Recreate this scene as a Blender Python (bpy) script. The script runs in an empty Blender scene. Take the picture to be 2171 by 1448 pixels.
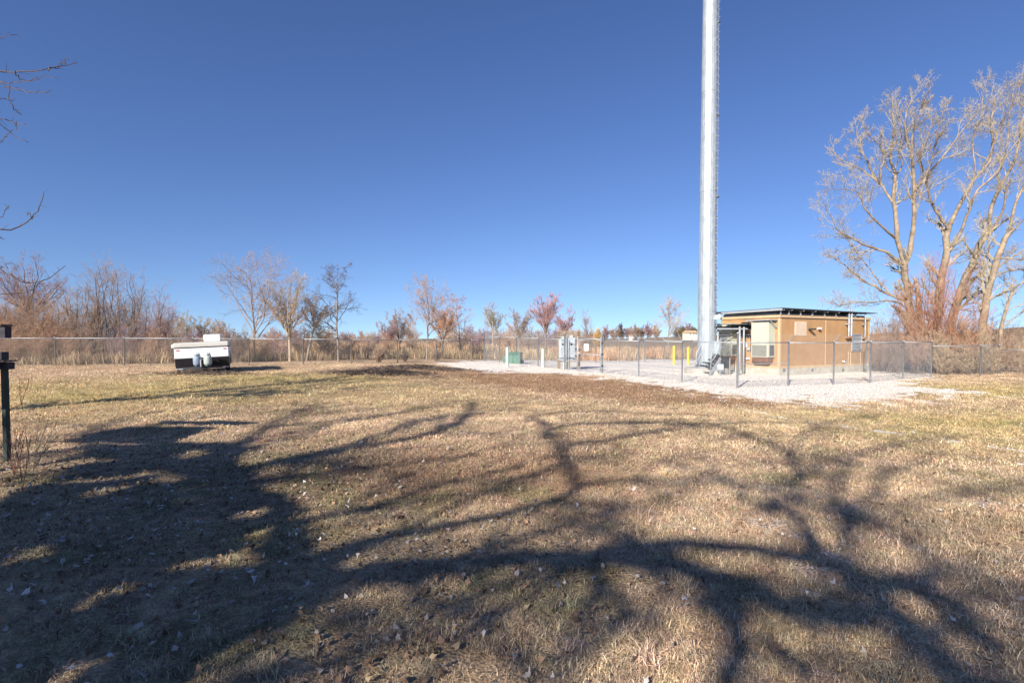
import bpy, math, numpy as np
from mathutils import Vector
R = math.radians
scene = bpy.context.scene
# ------------------------------------------------------------------ camera, sky, sun, exposure
F = 1085.0; CX = 1085.5; PITCH = R(1.7); HZ = 718.0; CAMZ = 1.6
CYP = HZ + F*math.tan(PITCH)
cam_d = bpy.data.cameras.new('camera'); cam = bpy.data.objects.new('camera', cam_d)
scene.collection.objects.link(cam); scene.camera = cam
cam.location = (0, 0, CAMZ); cam.rotation_euler = (R(90)-PITCH, 0, 0)
cam_d.sensor_width = 36; cam_d.lens = 36*F/2171; cam_d.shift_y = (CYP-724)/2171
cam_d.clip_start = .05; cam_d.clip_end = 5000

EL = R(27); SD = np.array([.5, .866]); COT = 1/math.tan(EL)      # sun travels along SD over the ground
world = bpy.data.worlds.new('World'); scene.world = world; world.use_nodes = True
nt = world.node_tree; nt.nodes.clear()
sky = nt.nodes.new('ShaderNodeTexSky'); sky.sky_type = 'NISHITA'; sky.sun_disc = False
sky.sun_elevation = EL; sky.sun_rotation = R(210); sky.altitude = 300
sky.air_density = 1.0; sky.dust_density = .0; sky.ozone_density = 3.6
geo = nt.nodes.new('ShaderNodeTexCoord'); vadd = nt.nodes.new('ShaderNodeVectorMath'); vadd.operation = 'ADD'; vadd.inputs[1].default_value = (0, 0, .085)
nt.links.new(geo.outputs['Generated'], vadd.inputs[0]); nt.links.new(vadd.outputs[0], sky.inputs['Vector'])
hs_ = nt.nodes.new('ShaderNodeHueSaturation'); hs_.inputs['Saturation'].default_value = 1.12; hs_.inputs['Hue'].default_value = .514; nt.links.new(sky.outputs[0], hs_.inputs['Color'])
bg = nt.nodes.new('ShaderNodeBackground'); bg.inputs[1].default_value = .086
wo = nt.nodes.new('ShaderNodeOutputWorld')
nt.links.new(hs_.outputs[0], bg.inputs[0]); nt.links.new(bg.outputs[0], wo.inputs[0])
sd = bpy.data.lights.new('sun', 'SUN'); sun = bpy.data.objects.new('sun', sd); scene.collection.objects.link(sun)
sd.energy = 5.0; sd.angle = R(.53); sd.color = (1, .93, .83)
sun.rotation_euler = Vector((SD[0], SD[1], -math.tan(EL))).to_track_quat('-Z', 'Y').to_euler()
vs = scene.view_settings; vs.view_transform = 'Standard'; vs.look = 'None'; vs.gamma = 1; vs.exposure = .80
scene.cycles.max_bounces = 5; scene.cycles.transparent_max_bounces = 8

# ------------------------------------------------------------------ terrain and pixel helpers
def ss(x, a, b):
    t = np.clip((x-a)/(b-a), 0, 1); return t*t*(3-2*t)
def zt(x, y):
    x = np.asarray(x, float); y = np.asarray(y, float)
    z = ss(y, 3, 20)*(-.13-.27*np.tanh(x/6))
    z = z + ss(y, 60, 330)*(1.2+3.6*ss(x/np.maximum(y, 1), .1, .5)+6*ss(x/np.maximum(y, 1), .8, 1.1))
    return z
def ray(px, py):
    u = (px-CX)/F; v = -(py-CYP)/F; c, s = math.cos(PITCH), math.sin(PITCH)
    d = np.array([u, c+v*s, -s+v*c]); return d/d[1]
def pY(px, py, Y): return np.array([0, 0, CAMZ])+ray(px, py)*Y
def at(px, py):
    d = ray(px, py); Y = 10.
    for _ in range(60):
        z = float(zt(d[0]*Y, Y)); Y = .5*Y+.5*min(max((z-CAMZ)/min(d[2], -1e-3), .3), 900)
    return np.array([d[0]*Y, Y, float(zt(d[0]*Y, Y))])
def colx(px, Y):
    p = pY(px, HZ, Y); return np.array([p[0], Y, float(zt(p[0], Y))])

# ------------------------------------------------------------------ value noise in numpy
def vnoise(x, y, s, seed=0):
    x = np.asarray(x)/s+seed*17.3; y = np.asarray(y)/s+seed*9.1
    xi = np.floor(x).astype(np.int64); yi = np.floor(y).astype(np.int64); fx = x-xi; fy = y-yi
    fx = fx*fx*(3-2*fx); fy = fy*fy*(3-2*fy)
    def h(a, b):
        n = (a*374761393+b*668265263+seed*1442695) & 0x7fffffff
        n = ((n ^ (n >> 13))*1274126177) & 0x7fffffff
        return ((n ^ (n >> 16)) & 0xffff)/65535.
    return (h(xi, yi)*(1-fx)+h(xi+1, yi)*fx)*(1-fy)+(h(xi, yi+1)*(1-fx)+h(xi+1, yi+1)*fx)*fy
def fbm(x, y, s, seed=0, o=4):
    a = 0; w = .5; t = 0
    for k in range(o):
        a = a+w*vnoise(x, y, s/2**k, seed+k); t += w; w *= .55
    return a/t

# ------------------------------------------------------------------ materials
def mat(name, col, rough=.8, var=.25, scale=3., metal=0., bump=0., col2=None, spec=.3, stretch=None, bscale=None):
    m = bpy.data.materials.new(name); m.use_nodes = True; n = m.node_tree.nodes; l = m.node_tree.links
    b = n['Principled BSDF']; b.inputs['Roughness'].default_value = rough; b.inputs['Metallic'].default_value = metal
    b.inputs['Specular IOR Level'].default_value = spec
    tc = n.new('ShaderNodeTexCoord'); mp = n.new('ShaderNodeMapping'); l.new(tc.outputs['Object'], mp.inputs[0])
    if stretch: mp.inputs['Scale'].default_value = stretch
    no = n.new('ShaderNodeTexNoise'); no.inputs['Scale'].default_value = scale; no.inputs['Detail'].default_value = 6
    no.inputs['Roughness'].default_value = .65
    l.new(mp.outputs[0], no.inputs['Vector'])
    cr = n.new('ShaderNodeValToRGB'); l.new(no.outputs[0], cr.inputs[0])
    c2 = col2 or tuple(c*(1-var) for c in col); c1 = tuple(min(1, c*(1+var*.5)) for c in col)
    cr.color_ramp.elements[0].position = .32; cr.color_ramp.elements[1].position = .68
    cr.color_ramp.elements[0].color = (*c2, 1); cr.color_ramp.elements[1].color = (*c1, 1)
    l.new(cr.outputs[0], b.inputs['Base Color'])
    if bump:
        no2 = n.new('ShaderNodeTexNoise'); no2.inputs['Scale'].default_value = bscale or scale*8; no2.inputs['Detail'].default_value = 4
        l.new(mp.outputs[0], no2.inputs['Vector'])
        bp = n.new('ShaderNodeBump'); bp.inputs['Strength'].default_value = bump; bp.inputs['Distance'].default_value = .02
        l.new(no2.outputs[0], bp.inputs['Height']); l.new(bp.outputs[0], b.inputs['Normal'])
    return m
def tintmat(name, rough=.85, trans=0., bright=1.):
    m = bpy.data.materials.new(name); m.use_nodes = True; n = m.node_tree.nodes; l = m.node_tree.links
    b = n['Principled BSDF']; b.inputs['Roughness'].default_value = rough; b.inputs['Specular IOR Level'].default_value = .2
    a = n.new('ShaderNodeAttribute'); a.attribute_type = 'INSTANCER'; a.attribute_name = 'tint'
    g = n.new('ShaderNodeAttribute'); g.attribute_name = 'shade'
    mx = n.new('ShaderNodeMix'); mx.data_type = 'RGBA'; mx.blend_type = 'MULTIPLY'; mx.inputs[0].default_value = 1
    l.new(a.outputs['Color'], mx.inputs[6]); l.new(g.outputs['Color'], mx.inputs[7]); l.new(mx.outputs[2], b.inputs['Base Color'])
    return m

M = {}
M['galv'] = mat('galvanised_steel', (.40, .43, .46), .5, .25, 6, .3, .05)
M['polesteel'] = mat('pole_galvanised', (.46, .50, .52), .38, .10, 7, .35, .12, stretch=(1, 1, .3), col2=(.30, .345, .37), spec=.6)
M['wire'] = mat('galvanised_wire', (.36, .38, .40), .5, .2, 5, .4)
M['wire_old'] = mat('weathered_wire', (.30, .29, .28), .6, .25, 5, .3)
M['concrete'] = mat('concrete', (.46, .43, .36), .9, .25, 3, 0, .35)
M['white'] = mat('white_paint', (.80, .81, .80), .45, .06, 2)
M['cream'] = mat('cream_paint', (.62, .60, .52), .5, .1, 2)
M['camper_white'] = mat('camper_white', (.78, .80, .83), .35, .08, 1.5)
M['camper_lid'] = mat('camper_lid', (.55, .54, .50), .45, .1, 2)
M['black'] = mat('dark_panel', (.022, .020, .024), .5, .3, 3)
M['rubber'] = mat('rubber', (.02, .02, .02), .85, .2, 6)
M['dark'] = mat('dark_metal', (.05, .055, .06), .55, .3, 6, .3)
M['cable'] = mat('cable_jacket', (.025, .025, .028), .6, .3, 6)
M['red'] = mat('red_plastic', (.45, .03, .03), .4, .1, 4)
M['rust'] = mat('rusty_steel', (.25, .12, .07), .85, .4, 9)
M['yellow'] = mat('yellow_paint', (.75, .56, .05), .5, .12, 4)
M['pale_green'] = mat('pale_green_pipe', (.42, .52, .46), .5, .12, 5)
M['tx_green'] = mat('transformer_green', (.10, .19, .15), .5, .2, 5)
M['cabinet'] = mat('grey_cabinet', (.40, .45, .48), .5, .12, 4)
M['bottle_blue'] = mat('gas_bottle_blue', (.24, .30, .38), .5, .15, 6); M['bottle_green'] = mat('gas_bottle_pale', (.42, .48, .44), .5, .15, 6)
M['wood'] = mat('weathered_wood', (.30, .22, .15), .85, .35, 3, 0, .3, stretch=(3, 3, .5))
M['deckgrey'] = mat('deck_board', (.05, .045, .055), .8, .4, 4, 0, .3, stretch=(.5, 4, 4))
M['deckpost'] = mat('deck_post_green', (.022, .035, .03), .8, .4, 5, 0, .3, col2=(.05, .075, .06))
M['ac'] = mat('ac_beige', (.47, .47, .37), .55, .1, 2)
M['ac_dark'] = mat('ac_grille', (.14, .14, .14), .6, .4, 30, .3)
M['trim'] = mat('shelter_trim', (.52, .37, .22), .8, .12, 3)
M['panel'] = mat('wall_panel', (.56, .44, .33), .7, .08, 3)
M['roofmetal'] = mat('roof_metal', (.20, .23, .25), .5, .2, 4, .4)
M['roofedge'] = mat('roof_edge', (.09, .10, .11), .5, .2, 4, .3)
M['brace'] = mat('roof_brace', (.40, .42, .43), .5, .15, 4, .3)
M['seam'] = mat('wall_seam', (.60, .50, .36), .8, .1, 3)

def wallmat():
    m = mat('aggregate_wall', (.42, .25, .12), .85, .12, 1.2, 0, 0, col2=(.345, .20, .095))
    n = m.node_tree.nodes; l = m.node_tree.links; b = n['Principled BSDF']
    tc = n.new('ShaderNodeTexCoord'); w = n.new('ShaderNodeTexNoise'); w.inputs['Scale'].default_value = 45; l.new(tc.outputs['Object'], w.inputs['Vector'])
    bp = n.new('ShaderNodeBump'); bp.inputs['Strength'].default_value = .6; bp.inputs['Distance'].default_value = .012
    l.new(w.outputs[0], bp.inputs['Height']); l.new(bp.outputs[0], b.inputs['Normal']); return m
M['wall'] = wallmat()

# ------------------------------------------------------------------ mesh builder
def mesh_arrays(name, V, faces_list):
    """V (n,3); faces_list: list of int arrays (m,k)"""
    me = bpy.data.meshes.new(name)
    me.vertices.add(len(V)); me.vertices.foreach_set('co', np.ascontiguousarray(V, np.float32).ravel())
    idx = np.concatenate([f.ravel() for f in faces_list]).astype(np.int32)
    tot = np.concatenate([np.full(len(f), f.shape[1]) for f in faces_list]).astype(np.int32)
    st = np.concatenate([[0], np.cumsum(tot)[:-1]]).astype(np.int32)
    me.loops.add(len(idx)); me.loops.foreach_set('vertex_index', idx)
    me.polygons.add(len(tot)); me.polygons.foreach_set('loop_start', st); me.polygons.foreach_set('loop_total', tot)
    me.update(calc_edges=True); return me
class MB:
    def __init__(s): s.V = []; s.F = []; s.n = 0
    def add(s, V, *fs):
        V = np.asarray(V, float); s.V.append(V)
        for f in fs: s.F.append(np.asarray(f)+s.n)
        s.n += len(V)
    def tubes(s, P, Rr, n=4, cap=False):
        P = np.asarray(P, float); Rr = np.asarray(Rr, float); B, K, _ = P.shape
        T = np.gradient(P, axis=1); T /= np.linalg.norm(T, axis=2, keepdims=True)+1e-9
        m = np.abs((P[:, -1]-P[:, 0])/(np.linalg.norm(P[:, -1]-P[:, 0], axis=1, keepdims=True)+1e-9))
        ref = np.eye(3)[np.argmin(m, axis=1)][:, None, :]
        N = np.cross(T, ref); N /= np.linalg.norm(N, axis=2, keepdims=True)+1e-9; C = np.cross(T, N)
        a = np.arange(n)*2*np.pi/n
        V = P[:, :, None, :]+Rr[:, :, None, None]*(np.cos(a)[None, None, :, None]*N[:, :, None, :]+np.sin(a)[None, None, :, None]*C[:, :, None, :])
        b = np.arange(B)[:, None, None]*K*n; k = np.arange(K-1)[None, :, None]*n; j = np.arange(n)[None, None, :]; j2 = (j+1) % n
        q = np.stack([b+k+j, b+k+n+j, b+k+n+j2, b+k+j2], -1).reshape(-1, 4)
        fs = [q]
        if cap:
            fs.append((np.arange(B)[:, None]*K*n+np.arange(n)[None, :]))
            fs.append((np.arange(B)[:, None]*K*n+(K-1)*n+np.arange(n)[None, ::-1]))
        s.add(V.reshape(-1, 3), *fs)
    def tube(s, pts, r, n=8):
        pts = np.asarray(pts, float); r = np.full(len(pts), r) if np.isscalar(r) else np.asarray(r)
        s.tubes(pts[None], r[None], n, True); return s
    def box(s, lo, hi, M3=None, off=None):
        x0, y0, z0 = lo; x1, y1, z1 = hi
        V = np.array([[x0, y0, z0], [x1, y0, z0], [x1, y1, z0], [x0, y1, z0], [x0, y0, z1], [x1, y0, z1], [x1, y1, z1], [x0, y1, z1]], float)
        if M3 is not None: V = V @ np.asarray(M3).T
        if off is not None: V = V+np.asarray(off)
        s.add(V, [[0, 3, 2, 1], [4, 5, 6, 7], [0, 1, 5, 4], [1, 2, 6, 5], [2, 3, 7, 6], [3, 0, 4, 7]]); return s
    def bar(s, a, b, w, h):
        a = np.asarray(a, float); b = np.asarray(b, float); d = b-a; L = np.linalg.norm(d); d /= L
        up = np.array([0, 0, 1.]) if abs(d[2]) < .95 else np.array([0, 1., 0]); u = np.cross(up, d); u /= np.linalg.norm(u); v = np.cross(d, u)
        return s.box((0, -w/2, -h/2), (L, w/2, h/2), np.stack([d, u, v], 1), a)
    def prism(s, poly, z0, z1):
        n = len(poly); V = [(x, y, z0) for x, y in poly]+[(x, y, z1) for x, y in poly]
        s.add(V, [list(range(n))[::-1]], [list(range(n, 2*n))], [[i, (i+1) % n, n+(i+1) % n, n+i] for i in range(n)]); return s
    def lathe(s, prof, c=(0, 0, 0), n=20):
        a = np.arange(n)*2*np.pi/n; V = []
        for r, z in prof: V += [(c[0]+r*math.cos(t), c[1]+r*math.sin(t), c[2]+z) for t in a]
        q = [[k*n+j, k*n+(j+1) % n, (k+1)*n+(j+1) % n, (k+1)*n+j] for k in range(len(prof)-1) for j in range(n)]
        K = len(prof)-1
        s.add(V, q, [list(range(n))[::-1]], [[K*n+j for j in range(n)]]); return s
    def build(s, name, m, parent=None, smooth=False, bevel=0, label=None, origin=None):
        V = np.concatenate(s.V)
        if origin is not None: V = V-np.asarray(origin)
        byk = {}
        for f in s.F: byk.setdefault(f.shape[1], []).append(f)
        me = mesh_arrays(name, V, [np.concatenate(v) for v in byk.values()])
        me.materials.append(m)
        me.polygons.foreach_set('use_smooth', np.full(len(me.polygons), bool(smooth)))
        o = bpy.data.objects.new(name, me); scene.collection.objects.link(o)
        if parent is not None: o.parent = parent
        elif origin is not None: o.location = origin
        if bevel:
            md = o.modifiers.new('bevel', 'BEVEL'); md.width = bevel; md.segments = 2; md.limit_method = 'ANGLE'
        if label: o['label'] = label
        return o
def thing(name, label, cat, loc=(0, 0, 0), rz=0, group=None):
    o = bpy.data.objects.new(name, None); scene.collection.objects.link(o); o.empty_display_size = .2
    o.location = tuple(float(v) for v in loc); o.rotation_euler = (0, 0, rz); o['label'] = label; o['category'] = cat
    if group: o['group'] = group
    return o
def tag(o, label=None, cat=None, group=None, kind=None):
    for k, v in (('label', label), ('category', cat), ('group', group), ('kind', kind)):
        if v: o[k] = v
    return o

# ------------------------------------------------------------------ ground masks (world space)
def in_poly(x, y, P):
    ins = np.zeros(x.shape, bool); d = np.full(x.shape, 1e9); n = len(P)
    for i in range(n):
        ax, ay = P[i][:2]; bx, by = P[(i+1) % n][:2]
        c = ((ay > y) != (by > y)) & (x < (bx-ax)*(y-ay)/(by-ay+1e-12)+ax); ins ^= c
        t = np.clip(((x-ax)*(bx-ax)+(y-ay)*(by-ay))/((bx-ax)**2+(by-ay)**2+1e-12), 0, 1)
        d = np.minimum(d, np.hypot(x-ax-t*(bx-ax), y-ay-t*(by-ay)))
    return np.where(ins, d, -d)
GP = [at(*p) for p in [(944, 771), (985, 766), (1060, 764), (1110, 763), (1180, 762.5), (1300, 762), (1480, 762), (1600, 764), (1760, 776), (1850, 785), (1960, 795),
      (1965, 800), (1900, 806), (1935, 818), (2060, 830), (1960, 836), (1850, 842), (1800, 851), (1700, 856), (1600, 850), (1530, 838), (1440, 822), (1370, 810), (1300, 798), (1180, 791), (1080, 789), (1000, 784), (960, 777)]]
LINE = [at(*p) for p in [(1590, 868), (1680, 888), (1800, 905), (1960, 925), (2171, 958), (2400, 985)]]
def seg_d(x, y, L):
    d = np.full(x.shape, 1e9)
    for a, b in zip(L[:-1], L[1:]):
        t = np.clip(((x-a[0])*(b[0]-a[0])+(y-a[1])*(b[1]-a[1]))/((b[0]-a[0])**2+(b[1]-a[1])**2), 0, 1)
        d = np.minimum(d, np.hypot(x-a[0]-t*(b[0]-a[0]), y-a[1]-t*(b[1]-a[1])))
    return d
def blob(x, y, c, rx, ry): return np.exp(-(((x-c[0])/rx)**2+((y-c[1])/ry)**2))
c_sp = [(at(2000, 1090), 3.2, 2.2), (at(1800, 860), 4.5, 2.0), (at(1950, 980), 4, 2.0), (at(1750, 1090), .8, .6), (at(2060, 1240), 1.3, .9)]
c_yel = [(at(2120, 830), 9, 3.5), (at(250, 830), 9, 4), (at(2100, 900), 5, 3), (at(640, 800), 5, 3), (at(550, 1130), .8, .5)]
c_brn = [(at(1350, 822), 4.5, 3.2), (at(1150, 815), 3, 3), (at(1480, 850), 3, 1.5), (at(900, 1000), 2.5, 2), (at(1000, 790), 5, 4)]
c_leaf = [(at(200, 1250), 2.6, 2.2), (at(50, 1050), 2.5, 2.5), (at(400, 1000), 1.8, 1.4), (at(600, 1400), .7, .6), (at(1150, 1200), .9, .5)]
def masks(x, y):
    x = np.asarray(x, float); y = np.asarray(y, float)
    g = in_poly(x, y, GP)
    n1 = fbm(x, y, 1.6, 3); n2 = fbm(x, y, .35, 8)
    grav = ss(g+(n1-.5)*2.2+(n2-.5)*2.0, -.5, .5); grav = grav*(1-.85*ss(fbm(x, y, 1.1, 13), .62, .74)*ss(-g, -3.2, -1.0))
    sp = sum(blob(x, y, c, a, b) for c, a, b in c_sp)
    ne = fbm(x, y, .5, 21); spm = ss(ne+.22*np.clip(sp, 0, 1)+(n1-.5)*.3, .70, 1.0)*.42
    ln = np.exp(-(seg_d(x, y, LINE)/.16)**2)*ss(n2, .32, .5)*.9
    edge = ss(g+(n1-.5)*3, -2.8, 0)*ss(ne, .46, .66)*.9*(g > -5)
    grav = np.clip(np.maximum.reduce([grav, spm, ln, edge]), 0, 1)
    yel = np.clip(sum(blob(x, y, c, a, b) for c, a, b in c_yel)+(fbm(x, y, 2.6, 31)-.5)*.7, 0, 1)
    brn = np.clip(sum(blob(x, y, c, a, b) for c, a, b in c_brn)+(fbm(x, y, 1.5, 41)-.5)*1.0, 0, 1)
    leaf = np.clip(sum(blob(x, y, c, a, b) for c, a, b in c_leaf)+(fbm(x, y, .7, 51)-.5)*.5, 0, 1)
    return grav, yel, brn, leaf
TAN = np.array([.74, .555, .375]); YEL = np.array([.66, .53, .24]); BRN = np.array([.36, .215, .13]); LEAF = np.array([.33, .28, .19]); GRN = np.array([.16, .20, .07])
def tint(x, y, rng=None, jit=.25):
    g, ye, br, le = masks(x, y)
    c = TAN*np.ones((len(x), 3)); n = fbm(x, y, .9, 61)[:, None]
    c = c*(.56+.80*n+.2*(fbm(x, y, .28, 63)[:, None]-.5))
    c = c*(1-ye[:, None]*.8)+YEL*ye[:, None]*.8
    c = c*(1-br[:, None]*.75)+BRN*br[:, None]*.75
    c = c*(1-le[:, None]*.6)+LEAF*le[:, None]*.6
    gp = ss(fbm(x, y, .55, 71)+.15*le+.1*ye, .64, .85)[:, None]*.35
    c = c*(1-gp)+GRN*gp
    if rng is not None: c = c*(1+jit*(rng.random((len(x), 1))*2-1))*(1+.08*(rng.random((len(x), 3))*2-1))
    return np.concatenate([np.clip(c, 0, 1), np.ones((len(x), 1))], 1)

# ------------------------------------------------------------------ ground sheet
ang = np.concatenate([np.arange(-62, 62, .17), np.arange(62, 298, 4.)]); ang = np.radians(ang)
rad = np.concatenate([[.25, .6, 1.0], 1.3*1.0115**np.arange(0, 640)]); rad = rad[rad < 2500]
Aa, Rr = np.meshgrid(ang, rad); gx = np.sin(Aa)*Rr; gy = np.cos(Aa)*Rr
gz = zt(gx, gy)
near = np.clip(1-Rr/45, 0, 1)
gz = gz+near*((fbm(gx, gy, .32, 5)-.5)*.045+(fbm(gx, gy, 2.2, 6)-.5)*.10)
mk = masks(gx.ravel(), gy.ravel())
gz = gz-.02*near
na = len(ang); nr = len(rad)
i = np.arange(nr-1)[:, None]*na; j = np.arange(na)[None, :]; j2 = (j+1) % na
q = np.stack([i+j, i+j2, i+na+j2, i+na+j], -1).reshape(-1, 4)[:, ::-1]
me = mesh_arrays('ground', np.stack([gx.ravel(), gy.ravel(), gz.ravel()], 1), [q, np.arange(na)[None, :]])
ca = me.color_attributes.new('mask', 'FLOAT_COLOR', 'POINT'); ca.data.foreach_set('color', np.stack(mk, 1).astype(np.float32).ravel())
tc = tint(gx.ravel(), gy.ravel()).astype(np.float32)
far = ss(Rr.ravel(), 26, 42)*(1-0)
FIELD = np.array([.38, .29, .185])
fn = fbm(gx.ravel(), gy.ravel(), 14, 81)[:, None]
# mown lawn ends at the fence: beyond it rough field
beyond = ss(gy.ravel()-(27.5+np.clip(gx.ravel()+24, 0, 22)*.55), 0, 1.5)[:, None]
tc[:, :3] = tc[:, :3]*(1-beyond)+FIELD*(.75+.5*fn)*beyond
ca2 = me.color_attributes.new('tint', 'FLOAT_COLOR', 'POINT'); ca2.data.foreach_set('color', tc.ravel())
me.polygons.foreach_set('use_smooth', np.ones(len(me.polygons), bool))
gm = bpy.data.materials.new('ground_soil_grass'); gm.use_nodes = True; n = gm.node_tree.nodes; l = gm.node_tree.links; b = n['Principled BSDF']
b.inputs['Roughness'].default_value = .95; b.inputs['Specular IOR Level'].default_value = .1
def nd(t, **k):
    x = n.new(t)
    for a, v in k.items(): setattr(x, a, v)
    return x
def noise(sc, det=6, ro=.65):
    x = nd('ShaderNodeTexNoise'); x.inputs['Scale'].default_value = sc; x.inputs['Detail'].default_value = det; x.inputs['Roughness'].default_value = ro
    l.new(tcn.outputs['Object'], x.inputs['Vector']); return x
tcn = nd('ShaderNodeTexCoord')
at_ = nd('ShaderNodeAttribute', attribute_name='tint'); am = nd('ShaderNodeAttribute', attribute_name='mask')
sep = nd('ShaderNodeSeparateColor'); l.new(am.outputs['Color'], sep.inputs[0])
nA = noise(9, 8, .75); nB = noise(60, 5, .7)
r1 = nd('ShaderNodeValToRGB'); l.new(nA.outputs[0], r1.inputs[0]); r1.color_ramp.elements[0].position = .36; r1.color_ramp.elements[1].position = .62
r1.color_ramp.elements[0].color = (.50, .47, .45, 1); r1.color_ramp.elements[1].color = (1.12, 1.08, 1.02, 1)
r2 = nd('ShaderNodeValToRGB'); l.new(nB.outputs[0], r2.inputs[0]); r2.color_ramp.elements[0].position = .38; r2.color_ramp.elements[1].position = .64
r2.color_ramp.elements[0].color = (.55, .52, .5, 1); r2.color_ramp.elements[1].color = (1.15, 1.12, 1.1, 1)
def mult(a, b_):
    m_ = nd('ShaderNodeMix', data_type='RGBA', blend_type='MULTIPLY'); m_.inputs[0].default_value = 1; l.new(a, m_.inputs[6]); l.new(b_, m_.inputs[7]); return m_.outputs[2]
grass_c = mult(mult(at_.outputs['Color'], r1.outputs[0]), r2.outputs[0])
vo = nd('ShaderNodeTexVoronoi'); vo.inputs['Scale'].default_value = 48; l.new(tcn.outputs['Object'], vo.inputs['Vector'])
gr = nd('ShaderNodeValToRGB'); sp2 = nd('ShaderNodeSeparateColor'); l.new(vo.outputs['Color'], sp2.inputs[0]); l.new(sp2.outputs[0], gr.inputs[0])
gr.color_ramp.elements[0].color = (.66, .59, .50, 1); gr.color_ramp.elements[1].color = (.87, .80, .71, 1); gr.color_ramp.elements[1].position = .5
r3 = nd('ShaderNodeValToRGB'); l.new(nA.outputs[0], r3.inputs[0]); r3.color_ramp.elements[0].position = .25; r3.color_ramp.elements[1].position = .5
r3.color_ramp.elements[0].color = (.72, .66, .6, 1); r3.color_ramp.elements[1].color = (1, 1, 1, 1)
gcol = mult(gr.outputs[0], r3.outputs[0])
# ragged edge between gravel and grass
ad = nd('ShaderNodeMath', operation='ADD'); l.new(sep.outputs[0], ad.inputs[0])
sb = nd('ShaderNodeMath', operation='MULTIPLY_ADD'); l.new(nB.outputs[0], sb.inputs[0]); sb.inputs[1].default_value = 1.2; sb.inputs[2].default_value = -.6; l.new(sb.outputs[0], ad.inputs[1])
mr = nd('ShaderNodeMapRange'); l.new(ad.outputs[0], mr.inputs[0]); mr.inputs[1].default_value = .38; mr.inputs[2].default_value = .55
mxg = nd('ShaderNodeMix', data_type='RGBA'); l.new(mr.outputs[0], mxg.inputs[0]); l.new(grass_c, mxg.inputs[6]); l.new(gcol, mxg.inputs[7])
l.new(mxg.outputs[2], b.inputs['Base Color'])
hs = nd('ShaderNodeMath', operation='ADD'); l.new(nB.outputs[0], hs.inputs[0]); l.new(vo.outputs['Distance'], hs.inputs[1])
bp = nd('ShaderNodeBump'); bp.inputs['Strength'].default_value = .55; bp.inputs['Distance'].default_value = .03; l.new(hs.outputs[0], bp.inputs['Height']); l.new(bp.outputs[0], b.inputs['Normal'])
me.materials.append(gm)
go = bpy.data.objects.new('ground', me); scene.collection.objects.link(go); go['kind'] = 'structure'

def gheight(x, y):
    r = np.hypot(x, y); nearf = np.clip(1-r/45, 0, 1)
    return zt(x, y)+nearf*((fbm(x, y, .32, 5)-.5)*.045+(fbm(x, y, 2.2, 6)-.5)*.10)-.02*nearf

# ------------------------------------------------------------------ scattered stuff (instances on points)
def scatter(name, P, rot, scl, tn, variants, label, seed=0):
    rng = np.random.default_rng(seed); N = len(P)
    me = bpy.data.meshes.new(name); me.vertices.add(N); me.vertices.foreach_set('co', P.astype(np.float32).ravel())
    for nm, ty, dat, key in (('rotv', 'FLOAT_VECTOR', rot, 'vector'), ('scl', 'FLOAT', scl, 'value'), ('tint', 'FLOAT_COLOR', tn, 'color'), ('idx', 'INT', rng.integers(0, len(variants), N), 'value')):
        a = me.attributes.new(nm, ty, 'POINT'); a.data.foreach_set(key, np.ascontiguousarray(dat, np.int32 if ty == 'INT' else np.float32).ravel())
    o = bpy.data.objects.new(name, me); scene.collection.objects.link(o)
    col = bpy.data.collections.new(name+'_pieces')
    for v in variants: col.objects.link(v)
    g = bpy.data.node_groups.new(name+'_scatter', 'GeometryNodeTree')
    g.interface.new_socket('Geometry', in_out='INPUT', socket_type='NodeSocketGeometry'); g.interface.new_socket('Geometry', in_out='OUTPUT', socket_type='NodeSocketGeometry')
    gn = g.nodes; gl = g.links; gi = gn.new('NodeGroupInput'); go_ = gn.new('NodeGroupOutput')
    ip = gn.new('GeometryNodeInstanceOnPoints'); ci = gn.new('GeometryNodeCollectionInfo'); ci.inputs[0].default_value = col; ci.inputs[1].default_value = True; ci.inputs[2].default_value = True
    def na_(nm, ty):
        x = gn.new('GeometryNodeInputNamedAttribute'); x.data_type = ty; x.inputs[0].default_value = nm; return x.outputs[0]
    gl.new(gi.outputs[0], ip.inputs['Points']); gl.new(ci.outputs[0], ip.inputs['Instance']); ip.inputs['Pick Instance'].default_value = True
    gl.new(na_('idx', 'INT'), ip.inputs['Instance Index']); gl.new(na_('rotv', 'FLOAT_VECTOR'), ip.inputs['Rotation']); gl.new(na_('scl', 'FLOAT'), ip.inputs['Scale'])
    gl.new(ip.outputs[0], go_.inputs[0])
    md = o.modifiers.new('scatter', 'NODES'); md.node_group = g
    o['kind'] = 'stuff'; o['label'] = label; return o
def add_shade(me, per_vert):
    c = me.color_attributes.new('shade', 'FLOAT_COLOR', 'POINT'); c.data.foreach_set('color', per_vert.astype(np.float32).ravel())
GT = tintmat('grass_blade')
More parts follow.
